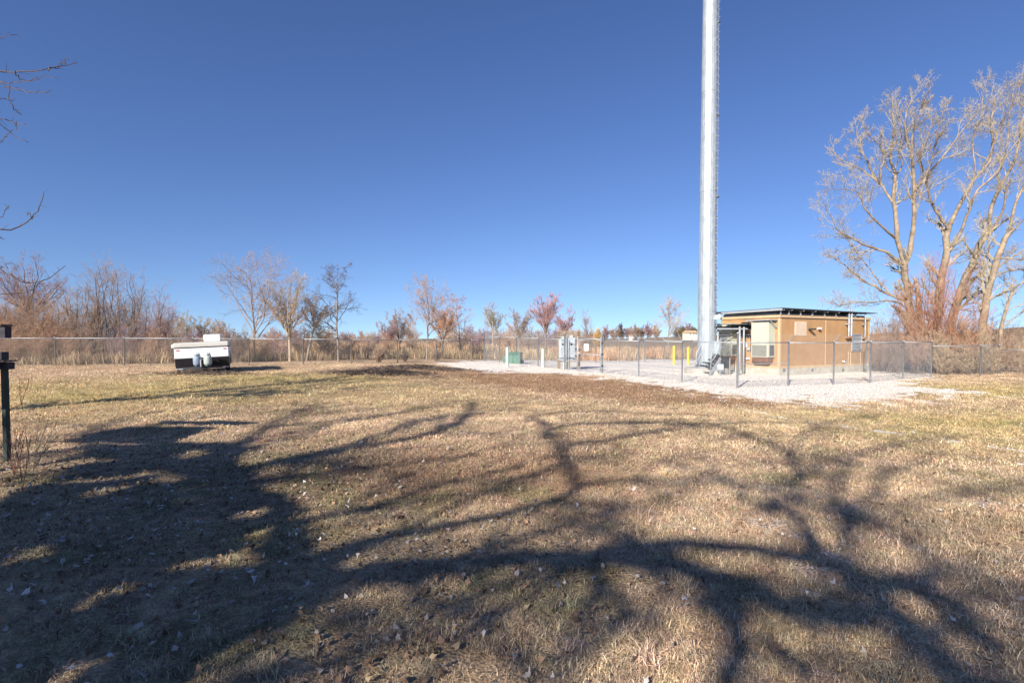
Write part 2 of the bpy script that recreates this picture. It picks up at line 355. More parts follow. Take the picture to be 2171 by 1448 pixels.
def clump(name, nb, rad_, hgt, lean, wid, seed, segs=3, upright=0.):
    rng = np.random.default_rng(seed); V = []; Fq = []; C = []
    for k in range(nb):
        a = rng.random()*2*math.pi; r = rad_*math.sqrt(rng.random()); bx, by = r*math.cos(a), r*math.sin(a)
        d = rng.random()*2*math.pi; L = hgt*(.5+.9*rng.random()); le = lean*(.5+.8*rng.random())*(1-upright); curl = rng.normal()*.6
        w = wid*(.6+.8*rng.random()); sh = .32+1.35*rng.random()**1.2; wm = rng.random()
        p = np.array([bx, by, -.005]); el = math.pi/2-.25*le; az = d; base = len(V)
        for s_ in range(segs+1):
            t = s_/segs; sd_ = np.array([-math.sin(az), math.cos(az), 0])*w*.5*(1-.75*t)
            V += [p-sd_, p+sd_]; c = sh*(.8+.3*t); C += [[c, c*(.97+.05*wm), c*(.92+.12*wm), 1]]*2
            p = p+np.array([math.cos(el)*math.cos(az), math.cos(el)*math.sin(az), math.sin(el)])*L/segs
            el -= le*.75+.1*rng.normal(); az += curl/segs
            if p[2] < .004: p[2] = .004+.004*rng.random(); el = max(el, -.05)
        for s_ in range(segs): Fq.append([base+2*s_, base+2*s_+1, base+2*s_+3, base+2*s_+2])
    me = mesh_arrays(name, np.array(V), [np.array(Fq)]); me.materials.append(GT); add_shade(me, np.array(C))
    return bpy.data.objects.new(name, me)
rng = np.random.default_rng(11)
def field_pts(y0, y1, dens, halfw=1.03):
    A = (y1**2-y0**2)*halfw; N = int(A*dens); y = np.sqrt(y0**2+rng.random(N)*(y1**2-y0**2)); x = (rng.random(N)*2-1)*y*halfw
    return x, y
def grass_layer(x, y, keep_gravel=.12):
    g, ye, br, le = masks(x, y)
    k = rng.random(len(x)) > g*(1-keep_gravel); k &= in_poly(x, y, GP) < 1.0
    bare = ss(fbm(x, y, .8, 91)+.25*le, .62, .8); k &= rng.random(len(x)) > bare*.65
    x, y = x[k], y[k]
    s = (.6+.55*rng.random(len(x)))*(1-.25*masks(x, y)[3])*(.75+.6*fbm(x, y, .6, 97))
    return x, y, s
near_v = [clump('grass_clump', 54, .085, .058, 1.5, .0032, 100+i) for i in range(10)]
mid_v = [clump('grass_clump', 54, .16, .060, 1.45, .0058, 200+i, 3) for i in range(8)]
far_v = [clump('grass_clump', 44, .32, .060, 1.45, .0085, 300+i, 2) for i in range(6)]
def mk_grass(name, x, y, s, vs_, label, seed, hz=0.):
    P = np.stack([x, y, gheight(x, y)+hz], 1); rot = np.stack([rng.normal(0, .12, len(x)), rng.normal(0, .12, len(x)), rng.random(len(x))*6.283], 1)
    return scatter(name, P, rot, s, tint(x, y, rng), vs_, label, seed)
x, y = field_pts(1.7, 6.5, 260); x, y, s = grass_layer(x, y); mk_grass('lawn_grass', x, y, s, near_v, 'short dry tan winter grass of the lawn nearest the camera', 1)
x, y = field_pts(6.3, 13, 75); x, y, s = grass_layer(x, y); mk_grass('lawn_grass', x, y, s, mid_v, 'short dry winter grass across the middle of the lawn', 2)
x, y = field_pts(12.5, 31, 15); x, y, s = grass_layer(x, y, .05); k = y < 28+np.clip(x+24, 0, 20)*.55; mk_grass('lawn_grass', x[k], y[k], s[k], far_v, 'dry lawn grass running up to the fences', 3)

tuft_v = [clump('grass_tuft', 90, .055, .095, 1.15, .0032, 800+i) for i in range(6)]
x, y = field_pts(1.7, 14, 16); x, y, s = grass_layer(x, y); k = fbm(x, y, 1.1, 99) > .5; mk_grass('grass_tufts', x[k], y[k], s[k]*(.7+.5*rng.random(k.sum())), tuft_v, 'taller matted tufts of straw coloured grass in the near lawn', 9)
# fallen leaves
LT = tintmat('leaf_litter', .7)
def leafmesh(seed):
    rng_ = np.random.default_rng(seed); n_ = 10; V = []; nr_ = 7
    lob = rng_.integers(3, 6)
    cu = rng_.normal()*14; cu2 = rng_.normal()*12
    for k in range(n_):
        a = k*2*math.pi/n_; r = .032*(.62+.38*abs(math.cos(a*lob/2+.3)))*(1.35 if k == 0 else 1)*(.85+.3*rng_.random())
        xx, yy = r*math.cos(a), r*.72*math.sin(a); V.append((xx, yy, cu*xx*xx+cu2*yy*yy+rng_.normal()*.003))
    V.append((0, 0, 0)); Fq = np.array([[k, (k+1) % n_, n_] for k in range(n_)])
    V = np.array(V); me = mesh_arrays('leaf', V, [Fq]); me.materials.append(LT)
    c = .85+.3*rng_.random((len(V), 1)); add_shade(me, np.concatenate([c, c, c, c*0+1], 1)); return bpy.data.objects.new('leaf', me)
leafs = [leafmesh(400+i) for i in range(10)]
def leaf_tint(N):
    base = np.array([[.36, .31, .27], [.27, .17, .11], [.14, .09, .06], [.44, .40, .37], [.32, .24, .15]]); w = rng.choice(5, N, p=[.16, .26, .40, .05, .13])
    return np.concatenate([base[w]*(.75+.5*rng.random((N, 1))), np.ones((N, 1))], 1)
x, y = field_pts(1.8, 16, 170); le = masks(x, y)[3]; k = rng.random(len(x)) < (.02+.85*le**1.3)*np.clip(1.3-y/14, .1, 1); x, y = x[k], y[k]
P = np.stack([x, y, gheight(x, y)+.012+.035*rng.random(len(x))], 1); rot = np.stack([rng.normal(0, .55, len(x)), rng.normal(0, .55, len(x)), rng.random(len(x))*6.28], 1)
scatter('fallen_leaves', P, rot, .4+.45*rng.random(len(x)), leaf_tint(len(x)), leafs, 'brown and dark fallen leaves littering the lower left of the lawn', 5)
x, y = field_pts(1.8, 12, 3.6); P = np.stack([x, y, gheight(x, y)+.045+.02*rng.random(len(x))], 1)
tn = leaf_tint(len(x)); pale = rng.random(len(x)) < .6; tn[pale, :3] = np.array([.46, .41, .375])*(.8+.4*rng.random((pale.sum(), 1)))
scatter('scattered_leaves', P, np.stack([rng.normal(0, .4, len(x)), rng.normal(0, .4, len(x)), rng.random(len(x))*6.28], 1), .42+.5*rng.random(len(x)), tn, leafs, 'larger pale dry leaves scattered singly over the grass', 6)

# gravel stones
def stone(seed):
    rng_ = np.random.default_rng(seed); d = rng_.normal(size=(8, 3)); V = np.array([[a, b_, c] for a in (-1, 1) for b_ in (-1, 1) for c in (-1, 1)], float)*.7+d*.22
    V *= np.array([.02, .015, .011]); Fq = np.array([[0, 1, 3, 2], [4, 6, 7, 5], [0, 4, 5, 1], [2, 3, 7, 6], [0, 2, 6, 4], [1, 5, 7, 3]])
    me = mesh_arrays('stone', V, [Fq]); me.materials.append(LT); c = .9+.15*rng_.random((8, 1)); add_shade(me, np.concatenate([c, c, c, c*0+1], 1)); return bpy.data.objects.new('stone', me)
stones = [stone(500+i) for i in range(6)]
x, y = field_pts(1.8, 34, 75); g = masks(x, y)[0]; k = (rng.random(len(x)) < g*np.clip(1.2-y/45, .3, 1)) & (g > .3); x, y = x[k], y[k]
tn = np.concatenate([np.array([.80, .73, .65])*(.7+.4*rng.random((len(x), 1))), np.ones((len(x), 1))], 1)
scatter('gravel', np.stack([x, y, gheight(x, y)+.012], 1), rng.random((len(x), 3))*6.28, np.where(y > 14, .75, .6)*(.6+.9*rng.random(len(x))), tn, stones, 'crushed white limestone gravel around the fenced tower yard', 7)

# tall rough grass beyond the fences
reed = [clump('reed_clump', 34, .35, .42, .28, .016, 600+i, 4, .2) for i in range(6)]
def fence_line_y(x): return 27.9+np.clip(x+24, 0, 22)*.555
N = 26000; y = 27+rng.random(N)**1.5*50; x = (rng.random(N)*2.3-1.15)*y
inside = in_poly(x, y, [(9.3, 20.0), (-3.0, 40.2), (18, 48.5), (26, 26)])
k = (y > fence_line_y(x)+.4) & (inside < -.3) & (fbm(x, y, 3, 95) > .36); k &= ~((x > 12) & (y < 30)); x, y = x[k], y[k]
ct = np.array([.45, .33, .205])*(.6+.75*rng.random((len(x), 1)))*(.7+.6*fbm(x, y, 4, 98)[:, None])+np.outer(ss(fbm(x, y, 6, 96), .45, .6)*ss(y, 34, 42), [.05, -.04, -.05])
scatter('field_grass', np.stack([x, y, zt(x, y)], 1), np.stack([rng.normal(0, .1, len(x)), rng.normal(0, .1, len(x)), rng.random(len(x))*6.28], 1), (.7+.9*rng.random(len(x)))*np.where(y > 45, 1.3, 1), np.clip(np.concatenate([ct, np.ones((len(x), 1))], 1), 0, 1), reed, 'tall rust and straw coloured dead grass in the field beyond the fences', 8)

# ------------------------------------------------------------------ fences
def chain(mb, p0, p1, h, r=.0021, pitch=.075, top=None):
    p0 = np.asarray(p0, float); p1 = np.asarray(p1, float); L = np.linalg.norm(p1[:2]-p0[:2]); S = []
    def pt(u, v): q = p0+(p1-p0)*(u/L); return [q[0], q[1], q[2]+.03+v]
    for s0 in np.arange(-h, L, pitch):
        a = max(s0, 0); b_ = min(s0+h, L)
        if b_ > a: S.append([pt(a, a-s0), pt(b_, b_-s0)]); S.append([pt(a, h-(a-s0)), pt(b_, h-(b_-s0))])
    S = np.array(S); mb.tubes(S, np.full(S.shape[:2], r), 3)
def post(mb, p, h, r=.03, cap=True):
    prof = [(r, -.1), (r, h)]
    if cap: prof += [(r*1.25, h), (r*1.25, h+.03), (r*.5, h+.06)]
    mb.lathe(prof, p, 10)
G = 'galv'
# tower compound
cp_l = [at(1563, 822), at(1446, 810), at(1354, 799), at(1277, 791)]
cp_l2 = [at(1197, 784), at(1141, 776.5), at(1095, 771), at(1059, 768), at(1027, 765)]
cp_r = [at(1671, 817), at(1767, 815), at(1845, 811), at(1914, 804), at(1974, 799)]
fc = thing('security_fence', 'tall galvanised chain link fence with barbed wire round the gravel tower yard', 'fence', cp_l[0])
O = np.array(cp_l[0]); FH = 1.80
back = []
for px in (1095, 1140, 1190, 1229, 1263, 1313, 1367, 1408):
    d = ray(px, 760)[0]; a = np.array([cp_l2[-1][0], cp_l2[-1][1]]); v = np.array([.925, .38]); t = (d*a[1]-a[0])/(v[0]-d*v[1]); q = a+v*t; back.append(np.array([q[0], q[1], float(zt(*q))]))
for t in (1, 2, 3, 4):
    q = back[-1]+np.array([.925, .38, 0])*3.05*t; back.append(np.array([q[0], q[1], float(zt(q[0], q[1]))]))
right_back = [cp_r[-1]+np.array([-.36, .93, 0])*3.4*t for t in (1, 2, 3)]
def arms_wire(mb_wires, pts, out, lift=.30):
    pts = [p for p in pts]
    for k in range(3):
        f = (k+1)/3*.95; Pw = np.array([p+np.array([out[0]*.28*f, out[1]*.28*f, FH+.04+lift*f]) for p in pts])
        for a, b_ in zip(Pw[:-1], Pw[1:]):
            mb_wires.tube([a, b_], .0035, 3)
            for t in np.arange(.1, 1, .13/np.linalg.norm(b_-a)):
                c_ = a+(b_-a)*t; mb_wires.tube([c_-[.0, .0, .018], c_+[.012, .0, .018]], .003, 3)
runs = [(cp_l, (-.87, -.5)), (cp_l2, (-.87, -.5)), ([cp_l[0]]+cp_r, (.36, -.93)), ([cp_l2[-1]]+back, (-.36, .93)), ([cp_r[-1]]+right_back, (.93, .36))]
for ri, (run, out) in enumerate(runs):
    ch = MB(); rl = MB(); bw = MB()
    for a, b_ in zip(run[:-1], run[1:]):
        chain(ch, a, b_, FH, r=.0021 if ri < 3 else .003, pitch=.075 if ri < 3 else .14)
        rl.tube([a+[0, 0, FH+.02], b_+[0, 0, FH+.02]], .021, 8)
        tw_ = MB(); tw_.tube([a+[0, 0, .42*(ri < 2)+.05], b_+[0, 0, .42*(ri < 2)+.05]], .006, 4); tw_.build('tension_wire', M['wire'], fc, origin=O)
    ch.build('chain_link_mesh', M['wire'], fc, origin=O); rl.build('top_rail', M[G], fc, origin=O, smooth=True)
    arms_wire(bw, [p for p in run if ri != 2 or p[0] < cp_r[2][0]-.1], out); bw.build('barbed_wire', M['wire'], fc, origin=O)
    for k, p in enumerate(run):
        if ri in (2, 3, 4) and k == 0: continue
        corner = (ri == 0 and k in (0, 3)) or (ri == 1 and k in (0, 4))
        pm = MB(); post(pm, p, {True: 2.18, False: FH+.05}[corner], .042 if corner else .034)
        po = pm.build('fence_post', M[G], fc, origin=O, smooth=True)
        if not corner and not (ri == 2 and k >= 3):
            am_ = MB(); am_.bar(p+[0, 0, FH+.03], p+[out[0]*.28, out[1]*.28, FH+.36], .035, .02); am_.build('barb_arm', M[G], po, origin=O)
# middle rail of the left run
mr_ = MB()
for a, b_ in zip(cp_l[:-1], cp_l[1:]): mr_.tube([a+[0, 0, .62], b_+[0, 0, .62]], .016, 6)
mr_.tube([cp_l[0]+[0, 0, .95-.0], cp_r[0]+[0, 0, .95]], .016, 6)
mr_.build('mid_rail', M[G], fc, origin=O)
# double gate between the tall posts
g0, g1 = cp_l2[0], cp_l[3]; gm_ = g0+(g1-g0)*.36
gt = thing('yard_gate', 'chain link double gate between two tall posts left of the monopole', 'gate', g0)
for a, b_ in ((g0+(g1-g0)*.04, gm_-(g1-g0)*.01), (gm_+(g1-g0)*.01, g0+(g1-g0)*.96)):
    fr = MB(); z0, z1 = .06, 2.0
    for p, q_ in (((a, z0), (b_, z0)), ((a, z1-.12), (b_, z1-.12)), ((a, 1.0), (b_, 1.0)), ((a, z0), (a, z1)), ((b_, z0), (b_, z1))):
        fr.tube([p[0]+[0, 0, p[1]], q_[0]+[0, 0, q_[1]]], .022, 8)
    fr.build('gate_frame', M[G], gt, origin=g0, smooth=True); c_ = MB(); chain(c_, a, b_, 1.78); c_.build('gate_mesh', M['wire'], gt, origin=g0)
hg = MB(); 
for z in (.35, 1.0, 1.6): hg = MB(); hg.box((-.05, -.05, z), (.05, .05, z+.10), off=g1); hg.build('hinge', M['dark'], gt, origin=g0)
lk = MB(); lk.tube([g1+[.08, 0, 2.12], g1+[.13, .0, 1.95], g1+[.10, 0, 1.78]], .035, 6); lk.build('latch_chain', M['dark'], gt, origin=g0)
# warning sign on the gate
sp_ = colx(1243, 28.9); ex_ = (g1-g0)[:2]/np.linalg.norm((g1-g0)[:2])
sg = MB(); pz = 1.6-(736.5-718)/F*28.9; sg.box((-.17, -.004, -.185), (.17, .004, .185), np.array([[ex_[0], -ex_[1], 0], [ex_[1], ex_[0], 0], [0, 0, 1]]))
so = sg.build('notice_sign', M['white']); so.location = (sp_[0], sp_[1]-.04, pz); tag(so, 'small blank white square sign wired to the yard gate', 'sign')

# lawn fence along the left and behind
lp = [at(*p) for p in [(-480, 777), (-330, 776.5), (-170, 776), (-25, 776), (118, 776), (264, 776), (410, 776), (528, 775.5), (643, 774), (745, 772), (843, 769), (925, 767), (1000, 765.5)]]
lf = thing('lawn_fence', 'low grey chain link fence in front of the thicket left of the yard', 'fence', lp[4]); O2 = np.array(lp[4])
ch = MB(); tops = []
pxs = [-480, -330, -170, -25, 118, 264, 410, 528, 643, 745, 843, 925, 1000]
for p, px in zip(lp, pxs):
    ty = 717+max(0, px-300)*.006; tz = CAMZ-(ty-HZ)/F*p[1]; tops.append(tz)
    pm = MB(); post(pm, p, tz-p[2]+.02, .032); pm.build('fence_post', M[G], lf, origin=O2, smooth=True)
tr = MB()
for k in range(len(lp)-1):
    a, b_ = lp[k], lp[k+1]; ta, tb = tops[k], tops[k+1]
    tr.tube([[a[0], a[1], ta], [b_[0], b_[1], tb]], .020, 8); chain(ch, a, b_, min(ta-a[2], tb-b_[2])-.03, pitch=.10, r=.0024)
e0 = np.array([lp[-1][0], lp[-1][1], tops[-1]]); e1 = cp_l2[-1]+[0, 0, 1.55]; tr.tube([e0, e1], .02, 8); chain(ch, lp[-1], cp_l2[-1], 1.4, pitch=.1, r=.0024)
tr.build('top_rail', M[G], lf, origin=O2, smooth=True); ch.build('chain_link_mesh', M['wire_old'], lf, origin=O2)
# fence continuing to the right edge
rp = [cp_r[-1], at(2078, 797), at(2117, 793), at(2210, 797), at(2330, 800)]
rf = thing('side_fence', 'chain link fence under the big bare trees at the right edge', 'fence', rp[1]); O3 = np.array(rp[1])
tr = MB(); ch = MB()
for k, p in enumerate(rp):
    if k: pm = MB(); post(pm, p, (1.62 if k < 3 else 1.4), .036); pm.build('fence_post', M[G], rf, origin=O3, smooth=True)
for k in range(4):
    h = 1.62 if k < 2 else 1.38; a, b_ = rp[k], rp[k+1]; tr.tube([a+[0, 0, h], b_+[0, 0, h]], .02, 8); chain(ch, a, b_, h-.02, pitch=.1, r=.0024)
tr.build('top_rail', M[G], rf, origin=O3, smooth=True); ch.build('chain_link_mesh', M['wire_old'], rf, origin=O3)

# ------------------------------------------------------------------ monopole
pb = at(1498, 788); pb = np.array([ (1498-CX)/F*29.0, 29.0, float(zt(12., 29.)) ])
zp = CAMZ-(780-HZ)/F*(29.0-.5)-pb[2]
H_P = 36.
mp_ = thing('monopole', 'tall tapering galvanised steel monopole tower rising out of the frame', 'tower', pb)
def prad(z): return .50-.0052*z if z < 60 else .2
sh = MB(); prof = [(.53, zp+.06), (.51, zp+.10)]; z = zp+.10
for za, zb in ((zp+.1, 3.55), (3.55, 10.2), (10.2, 15.7), (15.7, 24.), (24., H_P)):
    st = -.010*(za > zp+.1); k_ = 0
    prof += [(prad(za)+(.012 if za > zp+.1 else 0), za), (prad(zb), zb)]
Vp = []; n_ = 18
sh.lathe(prof, (0, 0, 0), n_); sh.build('shaft', M['polesteel'], mp_)
fl = MB(); fl.lathe([(.64, zp), (.64, zp+.06), (.53, zp+.061)], n=24); fl.build('base_flange', M['polesteel'], mp_)
for k in range(12):
    gs = MB()
    a = k*math.pi/6; c_, s_ = math.cos(a), math.sin(a); Rm = np.array([[c_, -s_, 0], [s_, c_, 0], [0, 0, 1]])
    V = np.array([[.50, -.01, zp+.06], [.62, -.01, zp+.06], [.50, -.01, zp+.28], [.50, .01, zp+.06], [.62, .01, zp+.06], [.50, .01, zp+.28]]) @ Rm.T
    gs.add(V, [[0, 1, 2], [5, 4, 3]], [[0, 3, 4, 1], [1, 4, 5, 2], [2, 5, 3, 0]]); gs.build('base_gusset', M['polesteel'], mp_)
for k in range(24):
    a = (k+.5)*math.pi/12; bo = MB(); bo.lathe([(.022, -.10), (.022, .14), (.03, .141), (.03, .17)], (0, 0, 0), 8); o = bo.build('anchor_bolt', M['dark'], mp_); o.location = (.585*math.cos(a), .585*math.sin(a), zp)
for zb in (3.05, 3.55, 10.2, 15.7):
    bd = MB(); r = prad(zb)+.014; bd.lathe([(r-.01, -.02), (r, -.012), (r, .012), (r-.01, .02)], (0, 0, zb), 18); bd.build('joint_band', M['galv'], mp_)
sbm = None
for k in range(60):
    z = 2.9+k*.41*1.0
    if z > H_P-4: break
    for side, a in ((0, math.radians(-62)), (1, math.radians(8))):
        zz = z+.2*side; r = prad(zz); c_, s_ = math.cos(a), math.sin(a)
        if sbm is None:
            b2 = MB(); b2.tube([(0, 0, 0), (.17, 0, 0)], .011, 6); b2.lathe([(.02, -.02), (.02, .02)], (.165, 0, 0), 6); o = b2.build('step_bolt', M['galv'], mp_); sbm = o
        else: o = sbm.copy(); scene.collection.objects.link(o); o.parent = mp_
        o.location = (r*c_, r*s_, zz); o.rotation_euler = (0, 0, a)
a = math.radians(-12); cb = MB()
cb.tube([((prad(z)+.05)*math.cos(a), (prad(z)+.05)*math.sin(a), z) for z in np.linspace(2.2, H_P-2, 40)], .012, 6); cb.build('safety_cable', M['wire'], mp_)
for z in (3.4, 9.9, 14.4, 19.5, 24.6):
    bk = MB(); r = prad(z); bk.bar((r*math.cos(a)-.02, r*math.sin(a), z), ((r+.14)*math.cos(a), (r+.14)*math.sin(a), z), .06, .05); bk.lathe([(.04, -.05), (.04, .05)], ((r+.07)*math.cos(a), (r+.07)*math.sin(a), z), 8); bk.build('cable_bracket', M['dark'], mp_)
for dx, z, hh in ((.33, 3.05, .25), (.50, 3.10, .25)):
    jb = MB(); jb.box((dx-.03, -.52, z), (dx+.05, -.36, z+hh)); jb.build('junction_box', M['white'], mp_, bevel=.005)
ep = MB(); ep.box((.22, -.60, 1.13), (.50, -.40, 1.85)); ep.build('equipment_panel', M['cabinet'], mp_, bevel=.01)
hp = MB(); hp.lathe([(.03, 0), (.03, .02)], (0, 0, 0), 10); 
# concrete footing
ft = MB(); ft.lathe([(1.18, -.3), (1.18, zp-.05), (1.15, zp-.01), (0.1, zp-.01)], (0, 0, 0), 40); o = ft.build('concrete_footing', M['concrete'], None); o.location = tuple(pb); tag(o, 'round concrete footing under the steel monopole', 'footing')

# ------------------------------------------------------------------ equipment shelter
S0 = at(1652, 797); TH = R(28); ct_, st_ = math.cos(TH), math.sin(TH); EX = np.array([ct_, st_, 0]); EY = np.array([-st_, ct_, 0])
sh_ = thing('equipment_shelter', 'tan equipment shelter with sloped metal roof and air conditioner beside the monopole', 'building', S0, TH)
def RFp(px, py, off=0.):      # pixel -> (x,z) on the long face plane y=-off (local)
    d = ray(px, py); o = np.array([0, 0, CAMZ])-S0; A = np.dot(o, EY)+off; t = -A/np.dot(d, EY); p = o+d*t; return float(np.dot(p, EX)), float(p[2])
def LFp(px, py, off=0.):
    d = ray(px, py); o = np.array([0, 0, CAMZ])-S0; t = -(np.dot(o, EX)+off)/np.dot(d, EX); p = o+d*t; return float(np.dot(p, EY)), float(p[2])
L_ = RFp(1841, 790)[0]; W_ = 3.75; ZF = .38; ZW = RFp(1653, 673)[1]; ZT = ZW+.14
print('shelter', L_, ZW, 'left end', LFp(1533, 680)[0])
m_ = MB(); m_.box((-.03, -.03, -.5), (L_+.03, W_+.03, ZF)); m_.build('foundation', M['concrete'], sh_)
m_ = MB(); m_.box((0, 0, ZF+.005), (L_, W_, ZW)); m_.build('wall', M['wall'], sh_)
m_ = MB()
m_.box((-.02, -.02, ZF+.003), (L_+.02, .0-.001, ZF+.13)); m_.box((-.021, -.019, ZF+.004), (-.001, W_, ZF+.13))
for (a, b_) in ((-.022, .10), (L_-.10, L_+.022)): m_.box((a, -.022, ZF+.13), (b_, -.002, ZW-.03))
m_.box((-.022, .002, ZF+.13), (-.002, .10, ZW-.03)); m_.box((-.022, W_-.1, ZF+.13), (-.002, W_, ZW-.03))
m_.build('corner_trim', M['trim'], sh_)
m_ = MB(); m_.box((-.06, -.06, ZW+.003), (L_+.06, W_+.06, ZT)); m_.build('fascia', M['trim'], sh_)
m_ = MB(); m_.box((-.035, -.035, ZW-.035), (L_+.035, -.023, ZW+.001)); m_.build('overhang_shadow_strip', M['roofedge'], sh_)  # dark strip under the fascia stands in for the overhang's narrow shadow
xm = RFp(1750, 730)[0]; m_ = MB(); m_.box((xm-.02, -.008, ZF+.13), (xm+.02, -.001, ZW-.04)); m_.build('panel_joint', M['seam'], sh_)
# sloping canopy roof on joists
zr0, zr1 = ZT+.27, ZT+.13          # higher at the front-left corner
rf_ = thing; cv = MB()
def roofz(x, y): return ZT+.30-.008*x-.012*y
def quadbox(mb, x0, x1, y0, y1, t, dz=0):
    V = [(x, y, roofz(x, y)+dz+zz) for zz in (0, t) for x, y in ((x0, y0), (x1, y0), (x1, y1), (x0, y1))]
    mb.add(V, [[0, 3, 2, 1], [4, 5, 6, 7], [0, 1, 5, 4], [1, 2, 6, 5], [2, 3, 7, 6], [3, 0, 4, 7]])
quadbox(cv, -.28, L_+.25, -.32, W_+.35, .035, .02); ro_ = cv.build('canopy_roof', M['roofedge'], sh_)
for k, px in enumerate([1657, 1681, 1706, 1731, 1757, 1781, 1822]):
    x = max(-.05, RFp(px, 665, .3)[0]); j_ = MB(); V = []
    quadbox(j_, x-.03, x+.03, -.28, W_+.3, .10, -.085); j_.build('roof_joist', M['roofmetal'], sh_)
    j_ = MB(); j_.box((x-.03, -.10, ZT), (x+.03, -.04, roofz(x, 0)-.09)); j_.build('roof_bracket', M['brace'], sh_)
m_ = MB(); quadbox(m_, -.30, -.24, -.30, W_+.33, .11, -.09); m_.build('roof_beam', M['brace'], sh_)
m_ = MB(); m_.box((.02, .25, ZT), (L_-.05, W_-.1, ZT+.13)); m_.build('roof_deck', M['roofmetal'], sh_)
# long face fittings
def rbox(name, pxa, pya, pxb, pyb, t, m, off=0, bevel=.006, lab=None):
    x0, z1 = RFp(pxa, pya); x1, z0 = RFp(pxb, pyb); b_ = MB(); b_.box((x0, -off-t, z0), (x1, -off-.002, z1)); return b_.build(name, M[m], sh_, bevel=bevel, label=lab)
rbox('cover_panel', 1686, 683, 1708, 711, .03, 'panel'); rbox('cover_panel_frame', 1684.8, 681.6, 1709.2, 712.2, .018, 'seam')
for nm, px, py, m in (('wall_lamp', 1715, 699, 'dark'), ('security_lamp', 1733, 697, 'white')):
    x, z = RFp(px, py); b_ = MB(); b_.box((x-.05, -.06, z-.06), (x+.05, -.002, z+.06)); b_.box((x-.10, -.36 if m == 'dark' else -.2, z-.02), (x+.10, -.06, z+.07)); b_.build(nm, M[m], sh_, bevel=.012)
x0, z1 = RFp(1805, 708); x1, z0 = RFp(1825, 744); 
b_ = MB(); b_.box((x0, -.06, z0), (x0+.05, -.002, z1)); b_.box((x1-.05, -.06, z0), (x1, -.002, z1)); b_.box((x0+.05, -.06, z1-.05), (x1-.05, -.002, z1)); b_.box((x0+.05, -.06, z0), (x1-.05, -.002, z0+.05)); lv = b_.build('louvre_frame', M['galv'], sh_)
b_ = MB(); b_.box((x0+.05, -.012, z0+.05), (x1-.05, -.003, z1-.05)); b_.build('louvre_back', M['dark'], lv)
b_ = MB(); k = 0
for z in np.linspace(z0+.08, z1-.1, 10):
    V = [(x, yy, zz) for x in (x0+.05, x1-.05) for yy, zz in ((-.055, z), (-.015, z+.07), (-.052, z-.008), (-.012, z+.062))]
    b_.add(V, [[0, 4, 5, 1], [2, 3, 7, 6], [0, 2, 6, 4], [1, 5, 7, 3]])
b_.build('louvre_blades', M['galv'], lv)
for px, r, yt, yb in ((1800.5, .045, 658, 715), (1806, .055, 655, 714), (1835, .035, 661, 716)):
    x, z1 = RFp(px, yt, .2); _, z0 = RFp(px, yb, .2); b_ = MB(); b_.tube([(x, 0, z0-.02), (x, -.1, z0-.03), (x, -.19, z0), (x, -.2, z0+.1), (x, -.2, z1-.03)], r, 10); b_.lathe([(r*1.3, -.03), (r*1.3, .0), (r*.4, .05)], (x, -.2, z1), 10)
    vp = b_.build('vent_pipe', M['galv'], sh_, smooth=True); b_ = MB(); b_.lathe([(r*1.7, -.07), (r*1.7, .03)], (x, -.17, z0), 10); b_.build('pipe_elbow', M['rust'], vp)
    b_ = MB(); b_.box((x-r*1.5, -.26, ZW-.3), (x+r*1.5, -.002, ZW-.25)); b_.build('pipe_clamp', M['galv'], vp)
x, z = RFp(1786, 766); b_ = MB(); b_.tube([(x, 0, z), (x, -.09, z), (x, -.12, z-.05)], .05, 8); b_.build('vent_cap', M['white'], sh_, smooth=True)
x, z = RFp(1794, 768.5); b_ = MB(); b_.box((x-.05, -.05, z-.05), (x+.05, -.002, z+.05)); b_.build('outlet_box', M['galv'], sh_)
x, z = RFp(1838, 773); b_ = MB(); b_.box((x-.05, -.08, z-.04), (x+.05, -.023, z+.04)); b_.build('hose_tap', M['cream'], sh_)
for px in (1661, 1721, 1786, 1833):
    x, z = RFp(px, 784); b_ = MB(); b_.box((x-.1, -.045, z-.10), (x+.1, -.031, z+.06)); b_.box((x-.1, -.045, z+.06), (x+.1, -.023, z+.07)); b_.build('anchor_plate', M['roofmetal'], sh_)
for px in (1798, 1803, 1824):
    x, z1 = RFp(px, 746); b_ = MB(); b_.tube([(x, -.014, ZF+.02), (x, -.014, z1)], .012, 6); b_.build('conduit', M['seam'], sh_)
